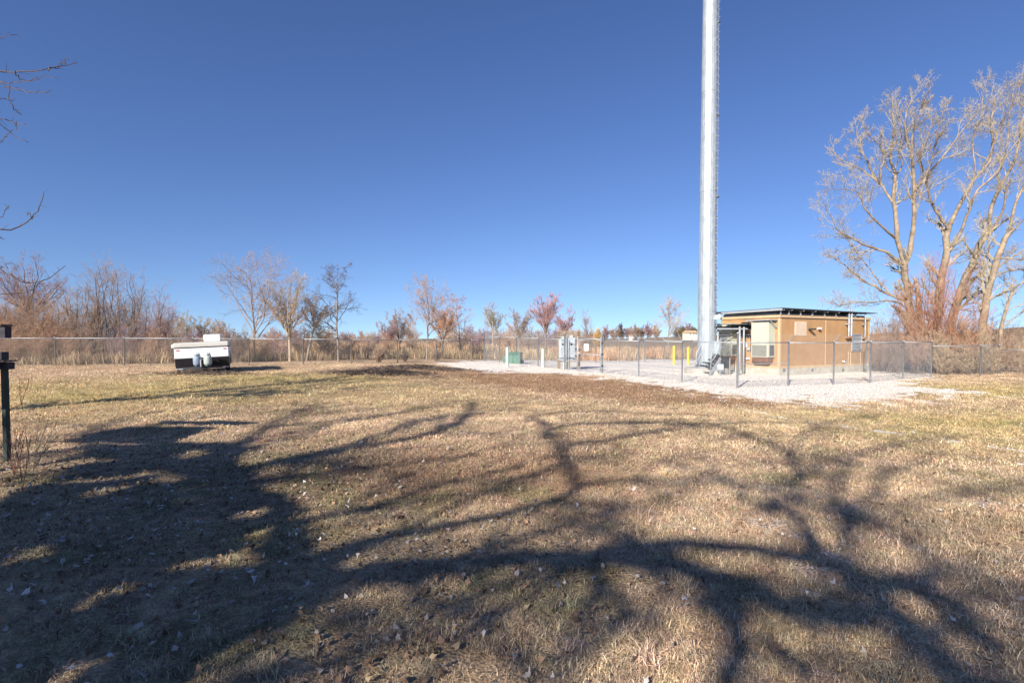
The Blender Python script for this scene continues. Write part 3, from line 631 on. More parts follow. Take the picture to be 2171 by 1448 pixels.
# end face fittings (x = 0 plane, facing -x)
y0 = LFp(1644, 720)[0]; PR = .58
ac = []
def ac_unit(y0, w, zb, zt_):
    b_ = MB(); b_.box((-PR, y0, zb), (-.003, y0+w, zt_)); o = b_.build('air_conditioner', M['ac'], sh_, bevel=.015)
    zg0, zg1 = zb+.06, zb+(zt_-zb)*.34
    g_ = MB(); g_.box((-PR-.006, y0+.10, zg0), (-PR-.0005, y0+w-.07, zg1)); g_.build('front_grille', M['ac_dark'], o)
    g_ = MB(); g_.box((-PR+.10, y0-.008, zg0+.02), (-.10, y0-.0005, zg1)); g_.build('side_grille', M['ac_dark'], o)
    g_ = MB()
    for z in np.arange(zg0+.02, zg1, .035): g_.box((-PR-.014, y0+.10, z), (-PR-.007, y0+w-.07, z+.012))
    g_.build('grille_bars', M['ac'], o)
    g_ = MB(); g_.box((-PR-.005, y0+.02, zg1+.05), (-PR-.0005, y0+w-.02, zg1+.06)); g_.box((-PR-.005, y0+w*.5, zg1+.06), (-PR-.0005, y0+w*.5+.006, zt_-.03)); g_.build('panel_seam', M['galv'], o)
    h_ = MB(); V = [(-PR-.02, y0+.05, zb-.004), (-.08, y0+.05, zb-.004), (-.08, y0+w-.05, zb-.004), (-PR-.02, y0+w-.05, zb-.004), (-PR+.12, y0+.1, zb-.25), (-.08, y0+.1, zb-.25), (-.08, y0+w-.1, zb-.25), (-PR+.12, y0+w-.1, zb-.25)]
    h_.add(V, [[0, 1, 2, 3], [4, 7, 6, 5], [0, 4, 5, 1], [1, 5, 6, 2], [2, 6, 7, 3], [3, 7, 4, 0]]); h_.build('intake_hood', M['rust'], o)
zb = LFp(1630, 758, PR)[1]; za = LFp(1630, 682, PR)[1]
ac_unit(y0, 1.05, zb, za); ac_unit(W_-1.15, 1.0, zb+.02, za-.02)
b_ = MB(); b_.box((-PR-.15, y0-.15, za+.06), (-.02, y0+1.30, za+.12)); aw = b_.build('awning', M['galv'], sh_)
for yy in (y0-.12, y0+1.22):
    b_ = MB(); b_.bar((-PR-.05, yy, za+.06), (-.03, yy, za-.35), .04, .04); b_.build('awning_brace', M['galv'], aw)
b_ = MB(); yA, zA = LFp(1592, 683); yB, zB = LFp(1573, 716); b_.box((-.04, yA, zB), (-.003, yB, zA)); pp = b_.build('cable_port', M['dark'], sh_)
for ky in np.linspace(yA+.08, yB-.08, 4):
    for kz in np.linspace(zB+.1, zA-.08, 4):
        b_ = MB(); b_.lathe([(.055, 0), (.055, .10)], (0, 0, 0), 10); o = b_.build('port_boot', M['rubber'], pp); o.location = (-.04, ky, kz); o.rotation_euler = (0, -R(90), 0)
yA, zA = LFp(1584, 728); b_ = MB(); b_.box((-.012, yA, zA-.22), (-.003, yA+.25, zA)); b_.build('wall_sign', M['white'], sh_)
yA, zA = LFp(1588, 740); b_ = MB(); b_.lathe([(.10, 0), (.10, .06), (.07, .11)], n=16); o = b_.build('meter', M['cabinet'], sh_); o.location = (-.003, yA, zA); o.rotation_euler = (0, -R(90), 0)
yA, zA = LFp(1587, 760); b_ = MB(); b_.box((-.12, yA-.09, zA-.04), (-.003, yA+.09, zA+.05)); b_.build('outlet_box', M['white'], sh_, bevel=.01)
for yy, zz0, zz1, m in ((yA+.42, .2, 2.2, 'rust'), (yA+.5, .1, 2.3, 'cabinet'), (yA+.3, .6, 1.2, 'galv')):
    b_ = MB(); b_.tube([(-.06, yy, zz0), (-.06, yy, zz1)], .022, 6); b_.build('conduit', M[m], sh_)
b_ = MB(); yD = W_-2.15
for k, (a, z0, z1) in enumerate(((.35, 2.0, 1.2), (.5, 2.05, 1.35), (.65, 2.2, 1.1), (.2, 2.3, 1.5), (.8, 2.25, 1.3))):
    t = np.linspace(0, 1, 10); b_.tube(np.stack([-.1-.08*np.sin(t*3.1+k), yD-.6+a+.25*t*np.cos(k), z0+(z1-z0)*t+.1*np.sin(t*6+k)], 1), .014, 5)
b_.build('loose_cables', M['cable'], sh_)

# steel stair and landing at the shelter door
SL = colx(1558, 27.6)
stt = thing('steel_stair', 'short steel stair with handrails and mesh sides at the end of the shelter', 'stair', SL, TH)
m_ = MB(); m_.box((-.38, .6, .95), (.45, 1.7, 1.0)); m_.build('landing', M['dark'], stt)
for a in ((-.36, .63), (.4, .63), (-.36, 1.66), (.4, 1.66)): m_ = MB(); m_.box((a[0], a[1], -.1), (a[0]+.05, a[1]+.05, .95)); m_.build('leg', M['galv'], stt)
for k in range(5): m_ = MB(); m_.box((-1.2+.165*k, .6, .14+.17*k), (-1.0+.165*k, 1.6, .18+.17*k)); m_.build('tread', M['dark'], stt)
for yy in (.6, 1.62):
    m_ = MB(); m_.bar((-1.25, yy, .0), (-.36, yy, .93), .03, .16); m_.build('stringer', M['galv'], stt)
    m_ = MB(); m_.tube([(-1.15, yy, .15), (-1.1, yy, 1.2), (-.36, yy, 2.0), (.45, yy, 2.05), (.45, yy, 1.0)], .024, 8); m_.tube([(-.36, yy, 1.0), (-.36, yy, 2.0)], .02, 8); m_.tube([(-1.12, yy, .7), (-.36, yy, 1.5), (.45, yy, 1.53)], .018, 8); m_.build('handrail', M['galv'], stt, smooth=True)
m_ = MB(); m_.box((-.36, .66, .35), (.43, .68, .94)); m_.build('skirt_panel', M['dark'], stt); m_ = MB(); m_.box((-.36, 1.55, .05), (.43, 1.57, 1.75)); m_.build('skirt_panel', M['dark'], stt)
m_ = MB(); chain(m_, np.array([-.36, .6, 1.0]), np.array([.43, .6, 1.0]), .9, .006, .08); chain(m_, np.array([-.36, 1.64, 1.0]), np.array([.43, 1.64, 1.0]), .9, .008, .07); m_.build('mesh_side', M['dark'], stt)
m_ = MB(); m_.box((-.95, -.1, .30), (-.62, .1, .62)); m_.box((-.8, -.02, -.1), (-.76, .02, .3)); o = m_.build('utility_box', M['cabinet'], None, bevel=.01); o.location = tuple(SL); tag(o, 'small pale grey utility box on a stake behind the fence right of the monopole', 'utility box')

# cable bridge between monopole and shelter
bp0 = colx(1568, 27.8)
cbr = thing('cable_bridge', 'overhead cable tray on pale posts joining the monopole to the shelter', 'cable tray', bp0)
tx = pb+[.5, 0, 0]; ze = 2.55-.0
A0 = np.array([pb[0]+.4, pb[1]-.05, 2.5]); A1 = S0+EY*(W_-1.6)+EX*(-.0)+np.array([0, 0, 2.6]); A1[2] = S0[2]+2.55; A0[2] = A1[2]-.0
for px, yy in ((1568, 27.8), (1577, 28.6), (1522, 28.9)):
    p = colx(px, yy); m_ = MB(); m_.tube([p-[0, 0, .1], [p[0], p[1], A0[2]+.1]], .05, 10); m_.build('support_post', M['brace'], cbr, origin=bp0, smooth=True)
dr = A1-A0; dr2 = np.array([-dr[1], dr[0], 0]); dr2 /= np.linalg.norm(dr2)
for s_ in (-.28, .28): m_ = MB(); m_.bar(A0+dr2*s_, A1+dr2*s_, .04, .08); m_.build('side_rail', M['galv'], cbr, origin=bp0)
for t in np.linspace(.05, .95, 9): m_ = MB(); p = A0+dr*t; m_.bar(p-dr2*.26, p+dr2*.26, .03, .03); m_.build('rung', M['galv'], cbr, origin=bp0)
m_ = MB()
for k in range(9):
    s_ = -.2+.05*k; dz = .05+.03*(k % 3); t = np.linspace(0, 1, 12); m_.tube(A0[None]+dr[None]*t[:, None]+dr2*s_+np.stack([0*t, 0*t, dz+.015*np.sin(t*9+k)], 1), .02, 6)
for k in range(3):
    t = np.linspace(0, 1, 12); m_.tube(A0[None]+dr[None]*t[:, None]*.8+dr2*(.1*k-.1)+np.stack([0*t, 0*t, -.12-.35*np.sin(t*3.14)*(.5+.3*k)], 1), .014, 5)
m_.build('cable_bundle', M['cable'], cbr, origin=bp0)
m_ = MB(); quad = A0+dr*.5; m_.box((-.9, -.45, .24), (.9, .45, .27)); o = m_.build('ice_shield', M['roofmetal'], cbr); o.location = tuple(quad-bp0); o.rotation_euler = (0, 0, math.atan2(dr[1], dr[0]))

# ------------------------------------------------------------------ meter rack, transformer, pipes, bollards
mp0 = colx(1207, 31.2)
mr0 = thing('meter_rack', 'grey electric cabinets on a weathered wooden post frame behind the gate', 'meter rack', mp0, R(8))
q_ = 31.2/F
def mx(px): return (px-1207)*q_
def mz(py): return CAMZ-(py-HZ)*q_-mp0[2]
for px, ty in ((1186, 704), (1229.5, 700)): m_ = MB(); m_.box((mx(px)-.075, .10, -.2), (mx(px)+.075, .24, mz(ty))); m_.build('wooden_post', M['wood'], mr0)
for k, z in enumerate((mz(703), mz(708), mz(713), mz(740), mz(755))):
    m_ = MB(); m_.box((mx(1182), .02, z-.05), (mx(1231), .098, z+.03)); m_.build('cross_board', M['wood'], mr0)
for a, b_, t, bt, dep in ((1184, 1197, 719, 768, .22), (1199.5, 1217, 716, 768, .30)):
    m_ = MB(); m_.box((mx(a), -dep, mz(bt)+.12), (mx(b_), .018, mz(t))); o = m_.build('cabinet', M['cabinet'], mr0, bevel=.012)
    m_ = MB(); m_.box((mx(a)+.03, -dep-.014, mz(757)), (mx(b_)-.03, -dep-.001, mz(t)-.10)); dd = m_.build('cabinet_door', M['cabinet'], o, bevel=.005)
    m_ = MB(); m_.box((mx(a)-.02, -dep-.02, mz(757)-.09), (mx(b_)+.02, -dep-.001, mz(757)-.05)); m_.build('drip_ledge', M['dark'], o)
    m_ = MB(); m_.lathe([(.06, 0), (.06, .03), (.04, .05)], n=12); h = m_.build('meter_glass', M['rubber'], o); h.location = ((mx(a)+mx(b_))/2, -dep-.015, mz(730)); h.rotation_euler = (R(90), 0, 0)
    for kx, kz in ((.3, 740), (.3, 748), (.75, 738), (.75, 746)):
        m_ = MB(); xx = mx(a)+(mx(b_)-mx(a))*kx; m_.box((xx-.02, -dep-.03, mz(kz)), (xx+.02, -dep-.015, mz(kz)+.06)); m_.build('latch', M['galv'], o)
    m_ = MB(); xx = (mx(a)+mx(b_))/2; m_.box((xx-.05, -.18, mz(t)), (xx+.15, -.02, mz(t)+.16)); m_.build('weatherhead', M['cabinet'], o)
m_ = MB(); m_.box((mx(1200), -.28, -.2), (mx(1207.5), -.10, mz(766.5)+.02)); m_.build('concrete_post', M['concrete'], mr0)
m_ = MB(); m_.box((mx(1192.5), -.2, -.2), (mx(1196.5), -.10, mz(768))); m_.build('conduit', M['white'], mr0)
m_ = MB(); m_.tube([(mx(1226), -.02, .3), (mx(1226), -.02, 1.0), (mx(1222), -.02, 1.2)], .03, 8); m_.lathe([(.07, 0), (.09, .1), (.05, .16)], (mx(1226), -.06, mz(752)), 10); m_.build('conduit', M['white'], mr0)

tp = colx(1093, 36.0); q2 = 36./F
tf = thing('transformer', 'squat dark green transformer box with a tin lid in the gravel yard', 'transformer', tp, R(-14))
m_ = MB(); m_.box((-.62, -.35, -.1), (.42, .35, .72)); m_.build('tank', M['tx_green'], tf, bevel=.02)
m_ = MB(); m_.box((-.66, -.40, .725), (.46, .39, .78)); m_.build('lid', M['tx_green'], tf, bevel=.015)
m_ = MB(); m_.box((-.10, -.365, .0), (-.09, -.352, .7)); m_.box((-.5, -.37, .62), (.3, -.353, .64)); m_.build('door_seam', M['dark'], tf)
m_ = MB(); m_.box((.421, -.2, .02), (.55, .2, .22)); m_.build('cable_skirt', M['rubber'], tf, bevel=.02)
m_ = MB(); m_.box((-.9, -.05, -.1), (-.64, .3, .55)); m_.build('side_compartment', M['tx_green'], tf, bevel=.02)
for px, ty, by, Y in ((1075.5, 736, 778, 0), (1151, 739, 779, 0)):
    p = at(px, by); h = (by-ty)/F*p[1]; m_ = MB(); m_.lathe([(.095, -.1), (.095, h-.05), (.10, h-.049), (.10, h-.01), (.07, h)], n=18)
    o = m_.build('marker_pipe', M['pale_green'], None, smooth=False); o.location = tuple(p); tag(o, 'pale green plastic marker pipe standing '+('left of the green transformer' if px < 1100 else 'between the transformer and the meter rack'), 'pipe')
for px, ty in ((1429, 733), (1459.5, 736)):
    p = colx(px, 39.5); h = CAMZ-(ty-HZ)/F*39.5-p[2]; m_ = MB(); m_.lathe([(.085, -.1), (.085, h-.05), (.06, h-.01), (.02, h)], n=14)
    o = m_.build('bollard', M['yellow'], None, smooth=False); o.location = tuple(p); tag(o, 'yellow steel bollard at the back of the yard, '+('the one farther from the monopole' if px < 1440 else 'the one nearer the monopole'), 'bollard', 'yellow bollards at the back of the yard')

# ------------------------------------------------------------------ bare trees
def bark(name, c, c2=None): return mat(name, c, .9, .3, 4, 0, 0, col2=c2, spec=.15)
M['bark_brown'] = bark('bark_brown', (.20, .15, .115)); M['bark_tan'] = bark('bark_tan', (.42, .33, .235)); M['bark_grey'] = bark('bark_grey', (.27, .23, .20))
M['bark_pale'] = mat('bark_pale', (.36, .285, .20), .9, .25, 2.2, 0, .6, col2=(.13, .10, .075))
M['twig_brown'] = bark('twig_brown', (.34, .24, .18)); M['twig_tan'] = bark('twig_tan', (.46, .36, .25)); M['twig_purple'] = bark('twig_purple', (.33, .22, .22))
M['twig_pink'] = bark('twig_pink', (.42, .24, .22)); M['twig_pale'] = bark('twig_pale', (.38, .32, .23)); M['twig_rust'] = bark('twig_rust', (.46, .29, .19)); M['twig_red'] = bark('twig_red', (.40, .19, .12))
M['twig_dark'] = bark('twig_dark', (.13, .10, .085)); M['twig_yellow'] = bark('twig_yellow', (.58, .37, .12)); M['leaf_orange'] = bark('leaf_orange', (.50, .20, .08)); M['cedar'] = bark('cedar', (.045, .065, .03)); M['cedar_brown'] = bark('cedar_brown', (.16, .13, .08))
def resample(P, K):
    P = np.asarray(P, float); d = np.concatenate([[0], np.cumsum(np.linalg.norm(np.diff(P, axis=0), axis=1))]); t = np.linspace(0, d[-1], K)
    return np.stack([np.interp(t, d, P[:, i]) for i in range(P.shape[1])], 1)
def smooth_line(P, it=2):
    P = np.asarray(P, float)
    for _ in range(it):
        Q = [P[0]]
        for a, b_ in zip(P[:-1], P[1:]): Q += [a*.75+b_*.25, a*.25+b_*.75]
        Q.append(P[-1]); P = np.array(Q)
    return P
def grow(P, Rr, nc, rg, t0=.25, t1=1., ang=45, asd=10, lr=.55, taper=.5, K=5, up=.15, wig=.12, rr=.5, rmin=.004, lmax=None, tipdir=None):
    B, K0, _ = P.shape
    seg = np.linalg.norm(np.diff(P, axis=1), axis=2).sum(1)
    t = t0+(t1-t0)*((np.arange(nc)[None, :]+rg.random((B, nc)))/nc); f = t*(K0-1); i0 = np.minimum(f.astype(int), K0-2); fr = (f-i0)[..., None]
    bi = np.arange(B)[:, None]; A = P[bi, i0]; C = P[bi, i0+1]; S = A*(1-fr)+C*fr; T = C-A; T /= np.linalg.norm(T, axis=2, keepdims=True)+1e-9
    rs = Rr[bi, i0]*(1-fr[..., 0])+Rr[bi, i0+1]*fr[..., 0]
    rv = rg.normal(size=S.shape); rv -= (rv*T).sum(2, keepdims=True)*T; rv /= np.linalg.norm(rv, axis=2, keepdims=True)+1e-9
    a = np.radians(ang+asd*rg.normal(size=(B, nc)))[..., None]; D = np.cos(a)*T+np.sin(a)*rv; D[..., 2] += up*.6; D /= np.linalg.norm(D, axis=2, keepdims=True)
    L = seg[:, None]*lr*(1-taper*(t-t0)/(t1-t0+1e-9))*(.7+.6*rg.random((B, nc)))
    if lmax: L = np.minimum(L, lmax*(.8+.4*rg.random(L.shape)))
    N = B*nc; S = S.reshape(N, 3); D = D.reshape(N, 3); L = L.reshape(N); rs = rs.reshape(N)
    pts = [S]; d = D; p = S
    for k in range(K-1):
        d = d+rg.normal(size=d.shape)*wig; d[:, 2] += up/K; d = d/np.linalg.norm(d, axis=1, keepdims=True); p = p+d*(L/(K-1))[:, None]; pts.append(p)
    Q = np.stack(pts, 1); r0 = np.maximum(rs*rr, rmin); rad_ = np.maximum(r0[:, None]*np.linspace(1, .35, K)[None], rmin*.6)
    return Q, rad_
def stems_P(base, tips, rg, K=9, wig=.05, r0=.1, bend=.25, rtip=.25):
    out = []; 
    for tp_ in tips:
        base_ = np.asarray(base, float); tp_ = np.asarray(tp_, float); t = np.linspace(0, 1, K)[:, None]; H = np.linalg.norm(tp_-base_)
        hor = (tp_-base_)*np.array([1, 1, 0]); P = base_+hor*(t**(1+bend))+np.array([0, 0, 1])*(tp_-base_)[2]*(t**(1-bend*.3))
        w = np.cumsum(rg.normal(size=(K, 3))*wig*H/K**.5, axis=0)*t; w[:, 2] *= .3; out.append(P+w-w[-1]*t*.5)
    P = np.array(out); return P, np.maximum(r0*(1-(1-rtip)*np.linspace(0, 1, K))[None].repeat(len(P), 0), .006)
def leaves_mesh(mb, Q, rg, per, size, keep):
    pts = Q[:, 1:].reshape(-1, 3); pts = pts[rg.random(len(pts)) < keep].repeat(per, 0); pts = pts+rg.normal(size=pts.shape)*size*1.5
    N = len(pts); a = rg.normal(size=(N, 3)); a /= np.linalg.norm(a, axis=1, keepdims=True); b_ = rg.normal(size=(N, 3)); b_ = np.cross(a, b_); b_ /= np.linalg.norm(b_, axis=1, keepdims=True)
    s = size*(.6+.8*rg.random((N, 1))); V = np.stack([pts-a*s, pts+b_*s*.6, pts+a*s, pts-b_*s*.6], 1).reshape(-1, 3)
    mb.add(V, np.arange(N*4).reshape(N, 4))
def tree(name, label, cat, base, trunk_sets, levels, seed, tm, cm, group=None, leaf=None, trunk_label=None, lsides=3):
    """trunk_sets: list of (P,R); levels: dicts for grow"""
    rg = np.random.default_rng(seed); r_ = thing(name, label, cat, base, 0, group); O_ = np.array(base, float)
    tb = MB()
    for P, Rr in trunk_sets: tb.tubes(P, Rr, 7)
    tb.build('trunk', M[tm], r_, origin=O_, smooth=True)
    cb_ = MB(); cur = trunk_sets; allq = []
    for li, lv in enumerate(levels):
        nxt = []
        for P, Rr in cur:
            Q, q_r = grow(P, Rr, rg=rg, **lv); nxt.append((Q, q_r)); cb_.tubes(Q, q_r, 5 if li == 0 else lsides); allq.append((li, Q))
        cur = nxt
    cb_.build('crown', M[cm], r_, origin=O_)
    if leaf:
        lm, lev, per, size, keep, zlo, zhi = leaf; lb = MB(); qs = [Q for li, Q in allq if li == lev]; Q = np.concatenate(qs); k = (Q[:, 2, 2]-base[2] > zlo) & (Q[:, 2, 2]-base[2] < zhi); Q = Q[k]
        if len(Q): leaves_mesh(lb, Q, rg, per, size, keep); lb.build('dead_leaves', M[lm], r_, origin=O_)
    return r_
def auto_tree(name, label, px, Y, top, wpx, style, seed, tm='bark_brown', cm='twig_brown', group=None, leaf=None, dens=1., lean=0, fork=.25, cat='tree', th=1., base=None, rmin=None):
    rg = np.random.default_rng(seed+5000); base = colx(px, Y) if base is None else base; H = CAMZ-(top-HZ)/F*Y-base[2]; W = wpx/F*Y/2; k_ = Y/30
    rmin = rmin or .0044*max(k_, .8)
    tipz = base[2]+H
    if style == 'upright':      # one leader with ascending side limbs
        P, r = stems_P(base, [base+[lean*H, 0, H*.93]], rg, 10, .05, .0125*H*th, .1, .12)
        lv = [dict(nc=int(20*dens), t0=.18, t1=.98, ang=48, asd=12, lr=W/H*1.95, taper=.62, K=7, up=.35, wig=.14, rr=.55, rmin=rmin*1.4),
              dict(nc=8, t0=.2, ang=42, asd=12, lr=.48, taper=.5, K=5, up=.15, wig=.16, rr=.6, rmin=rmin*1.1), dict(nc=6, t0=.2, ang=38, asd=14, lr=.5, taper=.4, K=4, up=.1, wig=.18, rr=.7, rmin=rmin), dict(nc=3, t0=.3, ang=36, asd=14, lr=.5, taper=.4, K=3, up=.1, wig=.18, rr=.8, rmin=rmin*.8)]
        sets = [(P, r)]
    elif style == 'tiered':     # horizontal/curving side limbs
        P, r = stems_P(base, [base+[lean*H, 0, H*.95]], rg, 12, .07, .0125*H*th, .1, .12)
        lv = [dict(nc=int(24*dens), t0=.22, t1=.98, ang=68, asd=14, lr=W/H*1.7, taper=.62, K=7, up=.05, wig=.2, rr=.5, rmin=rmin*1.4),
              dict(nc=8, t0=.2, ang=45, asd=12, lr=.42, taper=.5, K=5, up=.1, wig=.2, rr=.6, rmin=rmin*1.1), dict(nc=6, t0=.2, ang=38, asd=14, lr=.5, taper=.4, K=4, up=.15, wig=.2, rr=.7, rmin=rmin), dict(nc=3, t0=.3, ang=36, asd=14, lr=.5, taper=.4, K=3, up=.15, wig=.18, rr=.8, rmin=rmin*.8)]
        sets = [(P, r)]
    elif style == 'vase':       # trunk then fan of limbs
        fk = base+[lean*H*fork, 0, H*fork]; P0, r0 = stems_P(base, [fk], rg, 6, .03, .016*H*th, .1, .8)
        tips = [];  n_ = int(9*dens)
        for i in range(n_):
            a = i*2.4+rg.random()*.6; q = (.3+.7*rg.random())**.6; rr_ = W*.9*q; tips.append([fk[0]+rr_*math.cos(a)+lean*H*.3, fk[1]+rr_*math.sin(a)*.8, tipz-H*.06-(H*.36)*q**2.2])
        P, r = stems_P(P0[0, -1], tips, rg, 9, .07, .0078*H*th, .25, .2); sets = [(P0, r0), (P, r)]
        lv = [dict(nc=10, t0=.15, t1=.98, ang=34, asd=10, lr=.36, taper=.55, K=6, up=.3, wig=.14, rr=.55, rmin=rmin*1.3),
              dict(nc=7, t0=.2, ang=36, asd=12, lr=.5, taper=.5, K=5, up=.2, wig=.16, rr=.6, rmin=rmin), dict(nc=5, t0=.25, ang=34, asd=14, lr=.55, taper=.4, K=4, up=.15, wig=.16, rr=.7, rmin=rmin*.9), dict(nc=2, t0=.3, ang=34, asd=14, lr=.5, taper=.4, K=3, up=.1, wig=.16, rr=.8, rmin=rmin*.8)]
        rgt = np.random.default_rng(seed)
        r_ = tree(name, label, cat, base, sets[1:], lv, seed, tm, cm, group, leaf); tb = MB(); tb.tubes(P0, r0, 8); tb.build('lower_trunk', M[tm], r_, origin=base, smooth=True); return r_
    elif style == 'shrub':      # many stems from the ground
        n_ = int(13*dens); tips = []; bs = []; Ps = []; rs_ = []
        for i in range(n_):
            a = rg.random()*6.283; q = rg.random()**.6; rr_ = W*.85*q; b_ = base+[W*.15*rg.normal(), W*.15*rg.normal(), -.05]
            P, r = stems_P(b_, [[base[0]+rr_*math.cos(a)+lean*H, base[1]+rr_*math.sin(a)*.7, base[2]+H*(1-.45*q**1.6)*(.8+.18*rg.random())]], rg, 9, .08, .0048*H*th, .15, .3); Ps.append(P); rs_.append(r)
        sets = [(np.concatenate(Ps), np.concatenate(rs_))]
        lv = [dict(nc=9, t0=.12, t1=.98, ang=34, asd=14, lr=.36, taper=.5, K=6, up=.25, wig=.16, rr=.6, rmin=rmin*1.2),
              dict(nc=6, t0=.15, ang=38, asd=14, lr=.48, taper=.4, K=4, up=.15, wig=.2, rr=.6, rmin=rmin), dict(nc=4, t0=.3, ang=38, asd=14, lr=.55, taper=.4, K=3, up=.1, wig=.2, rr=.6, rmin=rmin*.8)]
    return tree(name, label, cat, base, sets, lv, seed, tm, cm, group, leaf)

# thicket and trees left of the yard (px, depth, top y, width px)
auto_tree('bare_tree', 'spreading bare tree with a flat pinkish crown at the far left edge', 62, 37, 525, 190, 'vase', 1, 'bark_brown', 'twig_purple', fork=.3, dens=1.3)
for i, (px, Y, top, w, cm) in enumerate([(-70, 31, 600, 130, 'twig_rust'), (10, 31.5, 612, 120, 'twig_rust'), (75, 31, 622, 110, 'twig_brown'), (125, 31.5, 610, 90, 'twig_rust'), (-10, 29.5, 690, 120, 'twig_brown'), (60, 29.6, 700, 110, 'twig_rust'), (120, 29.8, 690, 100, 'twig_brown'), (-40, 33, 630, 120, 'twig_brown'), (40, 33.5, 640, 120, 'twig_rust'), (95, 33, 640, 120, 'twig_rust'), (150, 33, 650, 110, 'twig_brown'), (25, 29.2, 680, 110, 'twig_rust'), (90, 29.3, 670, 110, 'twig_rust'), (155, 29.6, 700, 90, 'twig_rust'), (-20, 34, 610, 130, 'twig_rust'), (60, 34.5, 600, 120, 'twig_brown'), (110, 34, 615, 120, 'twig_rust'), (190, 34, 640, 110, 'twig_brown'), (15, 30, 650, 120, 'twig_rust')]):
    auto_tree('thicket_shrub', 'dense rusty brown shrub in the tangled thicket behind the fence at the far left', px, Y, top, w, 'shrub', 20+i, 'bark_brown', cm, group='rusty shrubs of the far left thicket', cat='shrub', dens=1.25)
for i, (px, Y, top, w, cm, lab) in enumerate([(168, 31.5, 572, 90, 'twig_brown', 'tall leaning multi-stemmed bare shrub left of the tallest one in the thicket'), (225, 32, 540, 120, 'twig_brown', 'tallest multi-stemmed bare shrub in the thicket left of the camper'),
      (290, 32.5, 568, 110, 'twig_brown', 'tall bare shrub right of the tallest one in the thicket'), (335, 31.5, 600, 105, 'twig_purple', 'wide reaching bare shrub at the right end of the thicket, left of the camper')]):
    auto_tree('tall_shrub', lab, px, Y, top, w, 'shrub', 40+i, 'bark_brown', cm, group='tall shrubs behind the left fence', cat='shrub', dens=.95, th=1.1)
for i, (px, Y, top, w) in enumerate([(210, 33, 620, 110), (260, 33.2, 630, 110), (310, 33.4, 630, 110), (350, 33, 650, 90), (470, 33, 680, 90), (520, 34, 690, 90), (185, 30, 680, 100), (250, 30.2, 670, 110), (315, 30.4, 690, 100), (365, 31, 700, 80), (410, 31.5, 690, 90), (450, 31, 700, 90), (495, 31.2, 705, 80)]):
    auto_tree('low_shrub', 'tangled brown shrub filling the thicket along the back of the left fence', px, Y, top, w, 'shrub', 60+i, 'bark_brown', ['twig_brown', 'twig_purple', 'twig_rust'][i % 3], group='tangled shrubs along the left fence', cat='shrub', dens=.9)
for i, (px, Y, top, w, cm) in enumerate([(575, 40, 690, 80, 'twig_rust'), (640, 42, 684, 80, 'twig_purple'), (700, 44, 690, 80, 'twig_brown'), (1010, 52, 692, 70, 'twig_purple'), (1075, 54, 690, 80, 'twig_rust'), (1130, 55, 688, 70, 'twig_brown'), (548, 33, 712, 90, 'twig_brown'), (595, 35, 706, 90, 'twig_purple'), (640, 36, 700, 80, 'twig_brown'), (690, 37, 702, 80, 'twig_dark'), (735, 39, 706, 80, 'twig_brown'), (780, 41, 707, 80, 'twig_brown'), (822, 43, 705, 80, 'twig_rust'), (870, 44, 708, 70, 'twig_brown'), (930, 46, 707, 70, 'twig_rust'), (975, 48, 706, 60, 'twig_brown')]):
    auto_tree('scrub_shrub', 'low spreading scrub shrub tangled under the bare trees behind the fence in mid picture', px, Y, top, w, 'shrub', 700+i, 'bark_brown', cm, group='scrub under the trees behind the fence', cat='shrub', dens=1.1)
for i, (px, Y, top, w) in enumerate([(388, 62, 655, 60), (425, 64, 662, 60), (462, 60, 670, 50), (350, 66, 660, 60)]):
    auto_tree('hedgerow_tree', 'small grey bare tree in the distant row above the camper', px, Y, top, w, 'vase', 80+i, 'bark_grey', 'twig_tan', group='distant bare trees above the camper', dens=.8)
auto_tree('sumac_shrub', 'dark sumac shrub with drooping seed heads right of the camper', 500, 31, 682, 70, 'shrub', 90, 'bark_grey', 'twig_dark', cat='shrub', dens=.7, leaf=('twig_dark', 1, 2, .05, .10, 1.6, 9))
auto_tree('bare_tree', 'tall dark bare tree with upswept limbs just right of the camper', 538, 32, 568, 160, 'upright', 2, 'bark_brown', 'twig_brown', dens=1.0, lean=.0, th=1.1)
auto_tree('willow_tree', 'pale tan bare tree with a broad rounded crown and orange leaves low down', 614, 33, 560, 125, 'vase', 3, 'bark_tan', 'twig_tan', fork=.22, dens=1.2, leaf=('leaf_orange', 2, 1, .04, .14, 1.2, 3.4))
auto_tree('bare_tree', 'slim grey bare tree leaning right beside the pale rounded tree', 650, 34, 590, 90, 'vase', 4, 'bark_grey', 'twig_tan', fork=.4, lean=.22, dens=.8)
auto_tree('bare_tree', 'bare tree with short level side branches standing alone left of the open sky', 717, 33, 552, 100, 'tiered', 5, 'bark_grey', 'twig_dark', dens=1.15)
auto_tree('evergreen_tree', 'small dark brown evergreen between the pale tree and the lone tree', 668, 40, 688, 60, 'tiered', 6, 'bark_brown', 'cedar_brown', dens=1.4)
for i, (px, Y, top, w, cm, lab) in enumerate([(822, 44, 668, 60, 'twig_purple', 'small purplish tree at the left of the group in mid picture'), (848, 46, 645, 84, 'twig_brown', 'rounded purplish bare tree left of the orange leaved tree'), (905, 37, 600, 100, 'twig_brown', 'tallest tree of the mid group, orange leaves on its lower limbs'),
      (938, 42, 612, 90, 'twig_rust', 'rust tinted rounded tree right of the orange leaved tree')]):
    auto_tree('maple_tree' if i > 1 else 'bare_tree', lab, px, Y, top, w, 'upright' if i == 2 else 'vase', 100+i, 'bark_grey', cm, fork=.18, dens=1.1, leaf=('leaf_orange', 2, 1, .045, .16 if i > 1 else .01, 1.3, 4.4))
